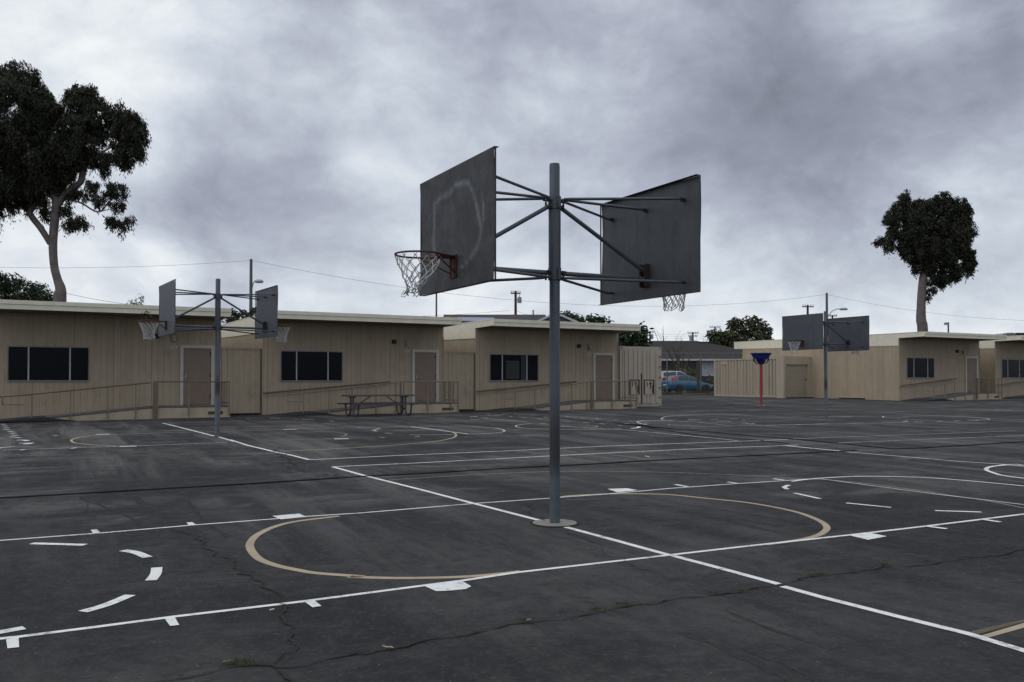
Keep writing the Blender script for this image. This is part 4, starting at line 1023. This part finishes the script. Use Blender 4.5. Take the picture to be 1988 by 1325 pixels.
def leaf_obj(px, py, s_, label, m='leaflitter', group=None):
    p = G(px, py, .022); b = MB(); a = random.uniform(0, 6); c_, s2 = math.cos(a), math.sin(a)
    pts = [(-1,0,0),(-.5,.35,.12),(.2,.4,.05),(1,.05,.18),(.3,-.3,0),(-.4,-.3,.1)]
    b.add([((x*c_-y*s2)*s_, (x*s2+y*c_)*s_, z*s_) for x, y, z in pts], [(0,1,5),(1,2,4,5),(2,3,4)])
    b.add([((x*c_-y*s2)*s_, (x*s2+y*c_)*s_, z*s_-.002) for x, y, z in pts], [(5,1,0),(5,4,2,1),(4,3,2)])
    o = b.build('fallen_leaf' if m == 'leaflitter' else 'paper_scrap', m, fix=False); o.location = p; tag(o, label, 'leaf' if m == 'leaflitter' else 'litter', group)
leaf_obj(753, 1264, .042, 'dry tan leaf curled on the crack left of the centre line')
leaf_obj(441, 1292, .028, 'small brown leaf standing beside the grass tuft at bottom left', 'rail')
leaf_obj(1027, 1210, .022, 'tiny pale leaf on the crack below the white lane block')
leaf_obj(1257, 889.5, .085, 'white scrap of paper lying just above the long tar joint', 'litter')
leaf_obj(1461, 825, .09, 'small pale scrap on the far court below the funnel goal', 'litter')
leaf_obj(528, 1190, .022, 'tiny white scrap just below the near lane line', 'litter')

# ------------------------------------------------------------------ cars
def car(name, loc, rz, label, L, Wd, H, paint, suv):
    t = empty(name, loc, rz, label=label, cat='car')
    # stations along x (rear at 0, front at L): belt z, lower z, half width
    st = [(0,.55,.80,.42,.80*Wd/2),(.06,.36,.92,.40,.93*Wd/2),(.30,.26,.98,.3,Wd/2),(1.0,.22,.99,.3,Wd/2),(2.0,.22,.95,.3,Wd/2),(2.9,.22,.90,.3,Wd/2),(3.5,.25,.80,.3,.98*Wd/2),(3.95,.30,.70,.3,.88*Wd/2),(4.15,.40,.55,.3,.70*Wd/2)]
    k = L/4.15; hz_ = H/1.43
    vs, fs = [], []
    for x, zl, zb, _, w in st:
        for y, z in ((-w*.92, zl), (-w, zl+.12), (-w*.99, (zl+zb)/2), (-w*.94, zb), (-w*.6, zb+.035), (w*.6, zb+.035), (w*.94, zb), (w*.99, (zl+zb)/2), (w, zl+.12), (w*.92, zl)):
            vs.append((x*k, y, z*hz_))
    n = 10
    for i in range(len(st)-1):
        for j in range(n): fs.append((i*n+j, i*n+(j+1) % n, (i+1)*n+(j+1) % n, (i+1)*n+j))
    fs += [tuple(reversed(range(n))), tuple(range((len(st)-1)*n, len(st)*n))]
    b = MB(); b.add(vs, fs, True); body = b.build('body', paint, t)
    # cabin
    if suv: cb = [(.05,.93,.93,.70),(.38,1.34,1.34,.60),(1.0,1.43,1.43,.58),(2.2,1.41,1.41,.58),(3.1,.93,.93,.66)]
    else: cb = [(.10,.93,0,.72),(.75,1.36,0,.57),(1.2,1.42,0,.55),(2.0,1.40,0,.55),(3.15,.90,0,.68)]
    rows = []
    for x, z, _, w in cb:
        rows.append([(x*k, -w*Wd/1.7, z*hz_), (x*k, w*Wd/1.7, z*hz_)])
    vs, fs = [], []
    base = [(x*k, .76*Wd/1.7, .90*hz_) for x, z, _, w in cb]
    m_ = len(cb)
    for i in range(m_):
        vs += [(base[i][0]-(0 if 0 < i < m_-1 else 0), -base[i][1], base[i][2]), rows[i][0], rows[i][1], (base[i][0], base[i][1], base[i][2])]
    for i in range(m_-1):
        for j in range(3): fs.append((4*i+j, 4*i+j+1, 4*i+4+j+1, 4*i+4+j))
    fs += [(0,1,2,3), (4*m_-4, 4*m_-1, 4*m_-2, 4*m_-3)]
    b = MB(); b.add(vs, fs, True); b.build('cabin', paint, t)
    # glass: side panes, rear and front screens slightly proud
    def lerp(a, b_, f): return Vector(a)*(1-f)+Vector(b_)*f
    for s_ in (-1, 1):
        for (fa, fb) in (((.62 if suv else .85), 1.75), (1.85, 2.75)):
            def roofz(x):
                for a, c_ in zip(cb, cb[1:]):
                    if a[0] <= x <= c_[0]: return a[1]+(c_[1]-a[1])*(x-a[0])/(c_[0]-a[0])
            def pt(x, f):
                zr = roofz(x); w = .76+(.57-.76)*f*(zr-.90)/.52; return ((x)*k, s_*(w*Wd/1.7+.008), (.93+(zr-.93)*f)*hz_)
            N = 5; vs = [pt(fa+(fb-fa)*i/N, f) for i in range(N+1) for f in (.06, .84)]
            b = MB(); b.add(vs, [(2*i, 2*i+2, 2*i+3, 2*i+1) for i in range(N)]); b.build('side_window', 'carglass', t, fix=False)
    a, c_ = cb[0], cb[1]
    def rp(f, s_, i0, i1, out):
        A, B = cb[i0], cb[i1]; x = A[0]+(B[0]-A[0])*f; z = A[1]+(B[1]-A[1])*f; w = A[3]+(B[3]-A[3])*f
        return (x*k+out[0], s_*w*Wd/1.7*.88, z*hz_+out[1])
    b = MB(); b.add([rp(.12,-1,0,1,(-.01,.012)), rp(.12,1,0,1,(-.01,.012)), rp(.86,1,0,1,(-.01,.012)), rp(.86,-1,0,1,(-.01,.012))], [(0,1,2,3)]); b.build('rear_window', 'carglass', t, fix=False)
    b = MB(); b.add([rp(.12,-1,4,3,(.01,.012)), rp(.12,1,4,3,(.01,.012)), rp(.86,1,4,3,(.01,.012)), rp(.86,-1,4,3,(.01,.012))], [(0,1,2,3)]); b.build('windscreen', 'carglass', t, fix=False)
    for s_ in (-1, 1):
        b = MB()
        if not suv: b.prism_x([(s_*.60,.95),(s_*.77,.93),(s_*.79,1.0),(s_*.68,1.24),(s_*.58,1.25)], .22, .62); tl = b.build('tail_lamp', 'tail', t)
        else: b.prism_x([(s_*.70,.75),(s_*.86,.75),(s_*.83,1.0),(s_*.68,1.0)], .02, .2); tl = b.build('tail_lamp', 'tail', t)
        b = MB(); b.prism_x([(s_*.48,.56),(s_*.70,.56),(s_*.70,.68),(s_*.48,.66)], L-.16, L-.03); b.build('headlight', 'plate', t)
        b = MB(); b.prism_x([(s_*.86,.92),(s_*1.0,.94),(s_*1.0,1.06),(s_*.86,1.04)], 2.75*k, 2.87*k); b.build('mirror', paint, t)
        for x in (.78*k, 3.35*k):
            wh = empty('wheel', (x, s_*(Wd/2-.11), .31)); wh.parent = t
            b = MB(); b.tube([(0,-.10,0),(0,.10,0)], .31, 24); b.build('tyre', 'tyre', wh)
            b = MB(); b.tube([(0,s_*.08,0),(0,s_*.108,0)], [.20,.19], 20); b.build('rim', 'wheel', wh)
            b = MB(); b.tube([(x, s_*(Wd/2-.02), .33),(x, s_*(Wd/2+.004), .33)], .36, 24); b.build('wheel_arch', 'black', t)
        b = MB(); b.box(1.62*k, 1.74*k, s_*(Wd/2*.985)-.015, s_*(Wd/2*.985)+.015, .80*hz_, .825*hz_); b.build('door_handle', paint, t)
    b = MB(); b.box(-.02, .02, -.26, .26, .60, .72); b.build('number_plate', 'plate', t)
    b = MB(); b.box(-.06, .12, -Wd/2*.80, Wd/2*.80, .38, .52); b.build('bumper', paint, t)
    return t
HC = R(24)
p0 = W(1291, 766, 69.5); car('parked_car', (p0.x, 69.5, .60), HC, 'bright blue hatchback parked behind the chain link fence', 4.15, 1.70, 1.44, 'carblue', False)
p0 = W(1268, 766, 74.0); car('parked_car', (p0.x, 73.5, .80), R(8) + R(0), 'pale silver car showing above the blue hatchback', 4.0, 1.8, 1.62, 'carwhite', True)

# ------------------------------------------------------------------ houses
def gable(b, x0, x1, y0, y1, ze, zr, ov=.4):   # ridge along x
    ym = (y0+y1)/2
    b.add([(x0,y0-ov,ze),(x1,y0-ov,ze),(x1,ym,zr),(x0,ym,zr),(x0,y1+ov,ze),(x1,y1+ov,ze),(x0,y0-ov,ze-.12),(x1,y0-ov,ze-.12),(x0,y1+ov,ze-.12),(x1,y1+ov,ze-.12),(x0,ym,zr-.12),(x1,ym,zr-.12)],
          [(0,1,2,3),(3,2,5,4),(6,10,11,7),(10,8,9,11),(0,6,7,1),(4,5,9,8),(0,3,10,6),(3,4,8,10),(1,7,11,2),(2,11,9,5)])
YH = 84
xl, xr = (1245-PPX)/F*YH, (1540-PPX)/F*YH
t = empty('house', (xl, YH, .6), 0, label='low brown house with a dark hipped roof behind the parked cars', cat='house')
b = MB(); b.box(.5, 14.2, 0, 9, 0, 3.0); b.build('wall', 'brownwall', t)
b = MB(); w_ = xr-xl; rx0 = (1262-PPX)/F*(YH+4.5)-xl; rx1 = (1352-PPX)/F*(YH+4.5)-xl; zr = CAMH+79*(YH+4.5)/F-.6; ze = 3.05
b.add([(-.3,-.6,ze),(w_,-.6,ze),(w_,9.6,ze),(-.3,9.6,ze),(rx0,4.5,zr),(rx1,4.5,zr)], [(0,1,5,4),(1,2,5),(2,3,4,5),(3,0,4),(0,3,2,1)]); rf = b.build('roof', 'shingle', t)
b = MB(); b.box(-.35, w_+.05, -.66, -.60, ze-.14, ze+.03); b.box(-.41, -.35, -.66, 9.6, ze-.14, ze+.03); b.build('gutter', 'white', rf)
b = MB(); b.tube([(rx1-.4,4.3,zr-.3),(rx1-.4,4.3,zr+.35)], .07, 8); b.build('vent_pipe', 'polegrey', rf)
b = MB(); b.box(rx1+.1, rx1+1.6, 3.9, 5.1, zr-.6, zr-.12); b.build('roof_step', 'shingle', rf)
wx = (1364-PPX)/F*YH-xl
b = MB(); b.box(wx, wx+1.5, -.06, 0, 1.55, 2.95); w = b.build('window', 'curtain', t)
b = MB(); b.box(wx-.08, wx, -.08, 0, 1.5, 3.0); b.box(wx+.34, wx+.40, -.08, -.06, 1.55, 2.95); b.box(wx-.08, wx+1.6, -.08, 0, 1.45, 1.55); b.build('window_frame', 'white', w)
b = MB(); b.box((1318-PPX)/F*YH-xl, (1332-PPX)/F*YH-xl, -.04, 0, 0, 2.2); b.build('door', 'door', t)
# long house behind the left row
YB = 78
x0 = (857-PPX)/F*YB; t = empty('house', (x0, YB, .6), 0, label='grey-roofed house with a blue gable rising behind the middle classroom roofs', cat='house')
def lz(py, Y=YB): return CAMH+(HOR-py)*Y/F-.6
b = MB(); b.box(.3, 13.2, 0, 7, 0, lz(626)); b.build('wall', 'bluewall', t)
b = MB(); gable(b, 0, 9.4, 0, 7, lz(624), lz(611, YB+3.5)); 
b.build('roof', 'shingle2', t)
g0 = (1043-PPX)/F*YB-x0; g1 = (1114-PPX)/F*YB-x0; gm = (1078-PPX)/F*YB-x0
b = MB(); zt = lz(606.5, YB-1.5); zg = lz(625, YB-1.5)
b.add([(g0-.3,-1.5,zg),(gm,-1.5,zt),(g1+.3,-1.5,zg),(g0-.3,4,zg),(gm,4,zt),(g1+.3,4,zg)], [(0,1,4,3),(1,2,5,4)]); 
b.add([(g0-.3,-1.5,zg-.12),(gm,-1.5,zt-.12),(g1+.3,-1.5,zg-.12),(g0-.3,4,zg-.12),(gm,4,zt-.12),(g1+.3,4,zg-.12)], [(3,4,1,0),(4,5,2,1)])
b.add([(g0-.3,2.0,zg),(gm-3.2,3.5,zt-.05),(gm,3.5,zt-.02),(gm,-1.4,zt-.02)], [(0,3,2,1)])
g_ = b.build('gable_roof', 'shingle2', t)
b = MB()
for (a, c_) in (((g0-.3, zg), (gm, zt)), ((g1+.3, zg), (gm, zt))): b.bar((a[0], -1.55, a[1]-.08), (c_[0], -1.55, c_[1]-.08), .05, .18)
b.box(g0+.2, g0+.35, -1.5, -1.4, 0, zg+.1); b.box(g1-.35, g1-.2, -1.5, -1.4, 0, zg+.1); b.build('bargeboard', 'white', g_)
b = MB(); b.add([(g0+.2,-1.35,0),(g1-.2,-1.35,0),(g1-.2,-1.35,zg+.1),(gm,-1.35,zt-.25),(g0+.2,-1.35,zg+.1)], [(0,1,2,3,4)]); b.box(g0+.2, g1-.2, -1.34, 0, 0, zg-.1); b.build('gable_wall', 'bluewall', t)
b = MB(); vx = (1036-PPX)/F*YB-x0; b.tube([(vx,1.5,lz(618)),(vx,1.5,lz(601))], .06, 8); b.tube([(vx,1.5,lz(601)),(vx,1.5,lz(600))], .1, 8); b.build('vent_pipe', 'polegrey', t)
b = MB(); b.bar((0,-.42,lz(624)-.02),(0,3.5,lz(611,YB+3.5)-.02), .06, .16); b.bar((0,7.42,lz(624)-.02),(0,3.5,lz(611,YB+3.5)-.02), .06, .16); b.build('bargeboard', 'white', t)
YP = 62; x0 = (884-PPX)/F*YP; t = empty('patio_cover', (x0, YP, .6), 0, label='blue-grey metal patio roof seen over the classroom roofs', cat='patio cover')
def lp(py, Y=YP): return CAMH+(HOR-py)*Y/F-.6
xa = (970-PPX)/F*YP-x0
b = MB(); b.add([(0,0,lp(622)),(xa,0,lp(625)),(xa-.5,2.2,lp(617,YP+2.2)),(0,2.2,lp(616,YP+2.2)),(0,0,lp(622)-.06),(xa,0,lp(625)-.06),(xa-.5,2.2,lp(617,YP+2.2)-.06),(0,2.2,lp(616,YP+2.2)-.06)], [(0,1,2,3),(7,6,5,4),(0,4,5,1),(1,5,6,2),(3,2,6,7),(0,3,7,4)]); b.build('roof_sheet', 'metalroof', t)
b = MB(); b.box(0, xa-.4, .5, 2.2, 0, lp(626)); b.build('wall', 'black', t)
for x in (.1, xa-.6): b = MB(); b.box(x, x+.1, .05, .15, 0, lp(625.5)); b.build('post', 'white', t)
YA = 150; p0 = W(1246, 640, YA); t = empty('apartment_block', (p0.x, YA, .6), 0, label='small pale block just showing right of the dark tree behind the container', cat='building')
b = MB(); b.box(0, 1.0, 0, 8, 0, CAMH+(HOR-641)*YA/F-.6); b.build('wall', 'curtain', t)
b = MB(); b.box(-.1, 1.1, -.1, 8.1, CAMH+(HOR-641)*YA/F-.6, CAMH+(HOR-640)*YA/F-.6); b.build('roof', 'white', t)
# neighbours that stop the view at the horizon
for i, (px, Y, w_, h_, lab) in enumerate([(1515, 120, 9, 3.6, 'dark house roof glimpsed beside the round tree')]):
    p0 = W(px, 700, Y); t = empty('house', (p0.x, Y, .6), 0, label=lab, cat='house'); b = MB(); b.box(0, w_, 0, 7, 0, 2.8); b.build('wall', 'brownwall', t)
    b = MB(); gable(b, -.3, w_+.3, 0, 7, 2.8, h_+1.0); b.build('roof', 'shingle', t)
# roof top car-like units behind the right row
t = empty('parked_truck', (W(1945, 650, 70).x, 70, .58), R(0), label='grey truck roof and racks just showing above the rightmost classroom roof', cat='truck')
b = MB(); hh = lambda py: CAMH+(HOR-py)*70/F-.58
b.prism_x([(0,0.5),(0,hh(650)),(2.2,hh(650)),(2.2,.5)], 0, 3.2); b.build('body', 'polegrey', t)
b = MB(); b.add([(0,0,hh(650)),(.55,.2,hh(646.2)),(1.0,.2,hh(646)),(1.5,0,hh(650)),(0,2,hh(650)),(.55,1.8,hh(646.2)),(1.0,1.8,hh(646)),(1.5,2,hh(650))], [(0,3,2,1),(4,5,6,7),(0,1,5,4),(1,2,6,5),(2,3,7,6)]); b.build('cab_roof', 'carglass', t)
b = MB(); b.tube([(1.5,0,hh(650)),(1.1,0,hh(647.5)),(2.9,0,hh(647.5)),(2.9,0,hh(650.2))], .05, 6); b.box(1.25, 2.0, 0, 1.8, hh(650), hh(648)); b.build('rack', 'tyre', t)

# ------------------------------------------------------------------ poles and wires
def crossarm(b, x, y, z, w, ang=0.0, s_=.12):
    b.bar((x-w/2*math.cos(ang), y-w/2*math.sin(ang), z), (x+w/2*math.cos(ang), y+w/2*math.sin(ang), z), s_, s_)
def wirepts(a, b_, sag, n=14):
    a, b_ = Vector(a), Vector(b_); return [a.lerp(b_, i/n)+Vector((0,0,-sag*4*(i/n)*(1-i/n))) for i in range(n+1)]
def zat(py, Y): return CAMH+(HOR-py)*Y/F-.56
def pole_thing(name, px, py, Y, r, label, mat_, arms=(), cat='utility pole', group=None, box=None, lamp=None, base_py=None):
    p = W(px, py, Y); t = empty(name, (p.x, Y, .56), 0, label=label, cat=cat, group=group)
    b = MB(); b.tube([(0,0,-.1),(0,0,zat(py, Y))], [r*1.25, r*.8], 10); b.build('pole', mat_, t)
    for (apy, w, ang) in arms:
        b = MB(); z = zat(apy, Y); crossarm(b, 0, -.12, z, w, ang); ca = b.build('crossarm', mat_, t)
        for k in (-.45, -.25, .25, .45): b = MB(); b.tube([(k*w*math.cos(ang), -.12+k*w*math.sin(ang), z+.05),(k*w*math.cos(ang), -.12+k*w*math.sin(ang), z+.28)], .05, 6); b.build('insulator', 'greybox', ca)
    if box:
        bpy_, dx, rr, hh_ = box; b = MB(); z = zat(bpy_, Y); b.tube([(dx,0,z-hh_/2),(dx,0,z+hh_/2)], rr, 14); b.tube([(dx,0,z+hh_/2),(dx,0,z+hh_/2+.25)], .05, 6); b.bar((0,0,z),(dx,0,z), .1, .1); b.build('transformer', 'greybox', t)
    if lamp:
        lpy, dx, dz = lamp; z = zat(lpy, Y); b = MB(); b.tube([(0,0,z-dz),(dx*.35,0,z-dz*.25),(dx*.7,0,z),(dx,0,z)], .045, 8); ar = b.build('lamp_arm', 'greybox', t)
        b = MB(); b.lathe([(0,-.10),(.28,-.12),(.36,0),(.25,.14),(0,.18)], 16, (0,0,0)); lh = b.build('lamp_head', 'ltgrey', ar); lh.location = (dx+.25, 0, z-.02); lh.scale = (1.4 if dx > 1 else 1.05, .8, 1)
    return p
Y1 = 72; P1 = pole_thing('street_lamp', 487.5, 503, Y1, .14, 'tall grey utility pole with a round lamp behind the left hoop', 'polegrey', lamp=(546, .42, 1.1), cat='lamp post')
Y2 = 97; P2 = pole_thing('street_lamp', 1605, 569, Y2, .15, 'tall grey utility pole with a curved lamp arm behind the right backboards', 'polegrey', lamp=(600, 1.6, 1.0), cat='lamp post')
pole_thing('flag_pole', 847.5, 400, 60, .06, 'thin grey pole rising behind the near left backboard', 'polegrey', cat='pole')
pole_thing('utility_pole', 1001, 565, 95, .17, 'brown utility pole with a crossarm and grey transformer drum', 'wood', arms=((570, 1.1, .25),), box=(583, .42, .24, .62))
pole_thing('utility_pole', 1262, 643, 150, .17, 'distant utility pole left of the dark roof ridge', 'wood', arms=((645, 1.6, .2), (652, 1.0, .2)), box=(655, .35, .22, .7), group='distant utility poles')
pole_thing('utility_pole', 1345, 645, 150, .17, 'distant utility pole at the right end of the dark roof ridge', 'wood', arms=((647, 1.9, 0), (653, 1.6, 0)), box=(657, -.3, .3, .8), group='distant utility poles')
pole_thing('utility_pole', 1388, 634, 160, .15, 'distant utility pole with one crossarm at the edge of the round tree', 'wood', arms=((635.5, 2.0, 0),), group='distant utility poles')
pole_thing('utility_pole', 1568, 592, 110, .16, 'brown utility pole with a single crossarm above the far left backboard', 'wood', arms=((596, 1.45, .1),), group='distant utility poles')
pole_thing('utility_pole', 1616, 612, 130, .15, 'utility pole crossarm showing just over the far right backboard', 'wood', arms=((614, 1.3, .1),), group='distant utility poles')
pole_thing('area_light', 1841, 626, 85, .09, 'short grey pole with a boxy floodlight above the right roofs', 'polegrey', cat='floodlight')
t = [o for o in bpy.data.objects if o.name.startswith('area_light')][0]
b = MB(); b.box(-.36, -.08, -.12, .12, zat(629.5,85)-.08, zat(627,85)+.02); b.build('lamp_head', 'greybox', t)
def wire(a, b_, sag, label, r=.014, group='overhead wires'):
    bm = MB(); bm.tube(wirepts(a, b_, sag), r, 5); o = bm.build('overhead_wire', 'wire', None); tag(o, label, 'wire', group)
top1 = W(487.5, 506, Y1); top2 = W(1605, 572, Y2)
wire(W(-260, 508, 66), top1, .55, 'thin wire crossing the sky from the left edge to the tall left pole', .010)
wire(top1, top2, 2.4, 'long sagging wire between the two tall grey poles', .011)
wire(top2, W(2300, 612, 90), 1.6, 'thin wire sloping from the right tall pole to the right edge', .010)
wire(W(129, 570, 70), W(330, 600, 62), .15, 'service wire dropping to the left classroom roof', .014)
wire(W(640, 616, 80), W(990, 603, 94), .25, 'service wire running to the transformer pole from the left', .012)
wire(W(1000, 603, 95), W(1040, 614, 92), .1, 'short service wire right of the transformer pole', .012)
PW = ['highest', 'middle', 'lowest']
for k in range(3):
    wire(W(1262, 646+k*4, 150), W(1345, 648+k*3.5, 150), .3, PW[k]+' of three faint wires strung between the two small poles over the dark roof', .012, 'distant parallel wires')
    wire(W(1345, 648+k*3.5, 150), W(1500, 640+k*12, 190), .5, PW[k]+' of three faint wires running from the roof ridge towards the round tree', .012, 'distant parallel wires to the right')

# ------------------------------------------------------------------ trees
def e8(x, y): return (x/2.5475, 100+y/2.5475)
def e5(x, y): return (1640+x/3.897, 340+y/3.897)
tree('eucalyptus_tree', 'tall forked eucalyptus with pale trunk at the left edge', 'tree', 48, (298,1290), [
 (-120,520,230,300,0),(60,330,150,190,-1),(120,560,190,190,0),(200,300,80,110,0),(265,290,60,80),(390,270,75,105,0),(440,230,45,60),(470,330,80,110),(400,420,110,110,0),(350,520,80,70),
 (600,330,60,70),(640,370,70,70),(690,420,40,50),(600,420,60,60),(640,500,50,50),(560,520,60,40),(500,540,60,35),(690,500,25,35),(620,560,18,30),(530,590,25,22),(300,480,110,110),(240,600,100,70),(130,700,90,45),(40,640,90,60),
 (330,600,40,40),(280,680,40,30),(200,720,20,25),(60,770,20,16),(90,120,100,60),(0,170,120,90),(140,180,80,60),(360,680,20,30),(230,780,25,45),(320,780,30,30),(350,710,30,25),
 (450,665,35,25),(400,710,25,18),(480,720,30,14),(540,680,30,28),(590,690,35,35),(590,770,25,25),(375,840,45,28),(430,860,20,16),(545,845,30,25),(600,860,25,22),(640,835,20,16),(340,860,22,14),(240,825,20,10),(500,745,50,10)],
 [[(295,1260,62),(300,1180,50),(285,1130,40),(268,1060,38),(262,950,40),(272,820,42),(278,750,40),(262,700,34),(230,650,20)],
  [(248,950,28),(205,880,30),(155,815,30),(150,790,30),(175,760,22),(190,690,16)],
  [(285,760,34),(330,700,32),(395,650,30),(408,610,32),(415,570,24),(405,500,14),(415,430,8)],
  [(300,720,10),(400,750,9),(485,795,8),(540,745,6),(590,700,4)],[(485,795,6),(550,785,3),(590,830,3)],
  [(410,590,14),(480,520,10),(560,470,8),(640,450,4)],[(230,660,18),(150,560,12),(80,480,6)]],
 'euc', .20, 6500, sub=.22, droop=1.2, elong=4.2, conv=e8)
tree('eucalyptus_tree', 'lone round-crowned eucalyptus behind the right classroom roof', 'tree', 75, (590,1215), [
 (455,185,45,65),(420,240,50,50),(370,310,60,60),(330,340,40,30),(380,420,60,60),(330,480,50,35),(265,505,35,25),(340,540,45,30),(560,240,50,55),(540,330,110,80,0),(600,235,70,50),(660,225,50,55),(500,300,60,60),(740,190,60,65),(780,250,80,80),(870,230,60,60),(900,300,60,80),(700,330,110,90,0),(930,420,60,90),
 (860,430,110,110,0),(560,450,140,110,0),(720,480,130,120,0),(450,520,50,60),(520,590,90,70),(620,570,110,80,0),(780,600,120,90,0),(930,590,50,50),(940,680,50,60),(880,720,80,60),(780,720,70,70),(700,740,60,60),(560,670,60,50),(640,700,50,50),(740,800,50,45),(660,790,40,40),(650,880,35,25),(625,920,18,22),(820,790,25,20),(540,725,20,18),(590,480,150,150,0),(830,520,110,120,0)],
 [[(590,1190,76),(578,1100,72),(578,1000,64),(585,860,60),(600,740,56),(640,620,40),(700,500,24)],[(600,760,34),(560,640,26),(500,500,16),(440,340,8)],[(640,700,30),(740,620,20),(850,520,12)]],
 'euc', .24, 3600, sub=.22, droop=.9, elong=3.4, conv=e5)
tree('shrubby_tree', 'dark feathery tree showing over the roof at the left edge', 'tree', 52, (20,640), [(0,545,22,14),(-20,570,40,25),(30,550,18,12),(48,565,20,20),(10,585,30,14),(60,585,25,18)], [[(20,640,10),(20,600,7)]], 'leafd', .28, 2200, sub=.34, droop=.5, elong=4.5)
tree('shrubby_tree', 'low dark tree touching the pale trunk behind the left roof', 'tree', 54, (85,640), [(80,570,15,14),(88,585,20,16),(72,590,18,16),(97,590,10,10),(70,556,10,5)], [[(85,640,9),(84,600,6)]], 'leafd', .28, 2200, sub=.34, droop=.5, elong=4.5)
tree('shrubby_tree', 'low green bush seen between the left and middle roofs', 'tree', 60, (455,660), [(445,626,16,8),(462,618,16,10),(478,614,12,8),(452,612,10,6)], [[(455,660,6),(456,630,4)]], 'leafd', .34, 900, sub=.4)
tree('conifer_tree', 'dark tree partly hidden by the far left backboard', 'tree', 62, (512,660), [(510,612,14,16),(500,605,8,12),(515,595,8,14)], [[(512,660,6),(512,620,4)]], 'leafd', .34, 900, sub=.4)
tree('bushy_tree', 'dark jagged treetop just right of the blue gable', 'tree', 92, (1095,660), [(1090,620,12,8),(1103,612,6,7),(1112,620,12,8),(1125,620,6,6),(1100,628,30,8),(1130,630,10,5)], [[(1095,660,5),(1096,630,4)]], 'leafd', .45, 900, sub=.4)
tree('bushy_tree', 'dark jagged treetop above the roof beside the container', 'tree', 92, (1165,660), [(1158,622,14,6),(1148,618,6,5),(1170,624,8,5),(1180,622,3,5)], [[(1165,660,5),(1164,630,4)]], 'leafd', .45, 900, sub=.4)
tree('dense_tree', 'dark dense tree right above the end-on container', 'tree', 60, (1225,760), [(1225,655,26,18,0),(1210,660,25,16),(1240,645,12,18),(1235,668,22,12),(1252,662,8,8),(1212,645,14,8),(1222,680,30,14)], [[(1225,760,10),(1225,690,7)]], 'leafd', .34, 900, sub=.36)
tree('round_tree', 'big round dark tree behind the long container', 'tree', 112, (1450,745), [(1430,640,16,18,0),(1428,628,12,11),(1458,632,18,16,0),(1470,628,14,12),(1480,645,16,16),(1400,655,20,14),(1395,668,22,12),(1420,662,30,18,0),(1455,658,34,18,0),(1490,660,14,9),(1500,663,8,5),(1385,650,10,12),(1445,675,50,12,0)], [[(1450,745,10),(1448,680,8),(1446,650,4)]], 'leafo', .50, 420, sub=.36)
def bare(name, label, Y, px, py0, py1, n, spread, thick, seed):
    rnd = random.Random(seed); p = W(px, py0, Y); t = empty(name, (p.x, Y, .58), 0, label=label, cat='tree'); off = Vector(t.location)
    b = MB(); z1 = CAMH+(HOR-py1)*Y/F-.58
    b.tube([(0,0,-.1),(rnd.uniform(-.1,.1),0,z1*.25),(rnd.uniform(-.2,.2),0,z1*.5)], [thick,thick*.8,thick*.5], 8); b.build('trunk', 'barkd', t)
    for k in range(n):
        b = MB(); z = z1*rnd.uniform(.22, .5); p0 = Vector((0,0,z)); P_ = [p0]; a = rnd.uniform(0, 6.28); hd = Vector((math.cos(a)*spread, math.sin(a)*spread, 1)).normalized()
        L = (z1-z)*rnd.uniform(.6, 1.05)
        for j in range(5): hd = (hd+Vector((rnd.gauss(0,.12), rnd.gauss(0,.12), .05))).normalized(); P_.append(P_[-1]+hd*L/5)
        b.tube(P_, [thick*.4*(1-j/6.5) for j in range(6)], 6)
        for q in range(5):
            s0 = P_[rnd.randint(1, 4)]; dv = (hd+Vector((rnd.gauss(0,.5), rnd.gauss(0,.5), .2))).normalized()*L*rnd.uniform(.2,.4); b.tube([s0, s0+dv*.5+Vector((0,0,.05)), s0+dv], [thick*.13, thick*.09, thick*.04], 4)
        b.build('branch', 'barkd', t)
bare('bare_tree', 'leafless tree in front of the brown house behind the fence', 77, 1318, 760, 655, 9, .35, .20, 4)
bare('bare_tree', 'thin leafless tree over the left part of the dark roof', 96, 1290, 760, 636, 9, .30, .13, 9)
bare('bare_tree', 'sparse twiggy tree between the roof and the round tree', 118, 1362, 760, 640, 9, .5, .15, 12)
tree('garden_shrub', 'yellow-green shrub in front of the house window', 'shrub', 80, (1340,765), [(1340,728,8,10),(1345,740,10,12),(1334,748,8,8)], [[(1340,765,4),(1340,745,3)]], 'grass', .26, 900, sub=.45, droop=-.2, elong=4)
tree('garden_shrub', 'dark hedge shrub between the house and the blue car', 'shrub', 79, (1372,765), [(1366,752,14,12),(1380,750,12,14)], [[(1372,765,4),(1372,756,3)]], 'leafd', .26, 900, sub=.45)
# fallen branch on the left roof edge
p = C1+U*4.2-V*1.55
t = empty('fallen_branch', (W(280,606,29.3).x, 29.3, 4.05), 0, label='small leafy branch fallen over the left classroom roof edge', cat='branch')
off = Vector(t.location); b = MB()
def wq(px, py, dy=0): return W(px, py, 29.3+dy)-off
b.tube([wq(255,588,.4), wq(268,592,.2), wq(276,600,0), wq(284,608,-.15), wq(295,618,-.2)], .018, 6); b.tube([wq(268,592,.2), wq(274,582,.2), wq(273,578,.2)], .010, 5); b.build('stem', 'barkd', t)
pts = []
for _ in range(420):
    f = random.random(); c = [wq(256,590,.4), wq(262,586,.3), wq(268,594,.2), wq(276,600,0), wq(283,610,-.15), wq(288,618,-.2), wq(273,579,.2)][random.choices(range(7), [1.5,1,2,3,4,2.5,.8])[0]]
    pts.append((c+rnd_in()*.17, random.random()))
leafmesh('leaves', 'leafo', pts, .13, t, elong=5, droop=.9)
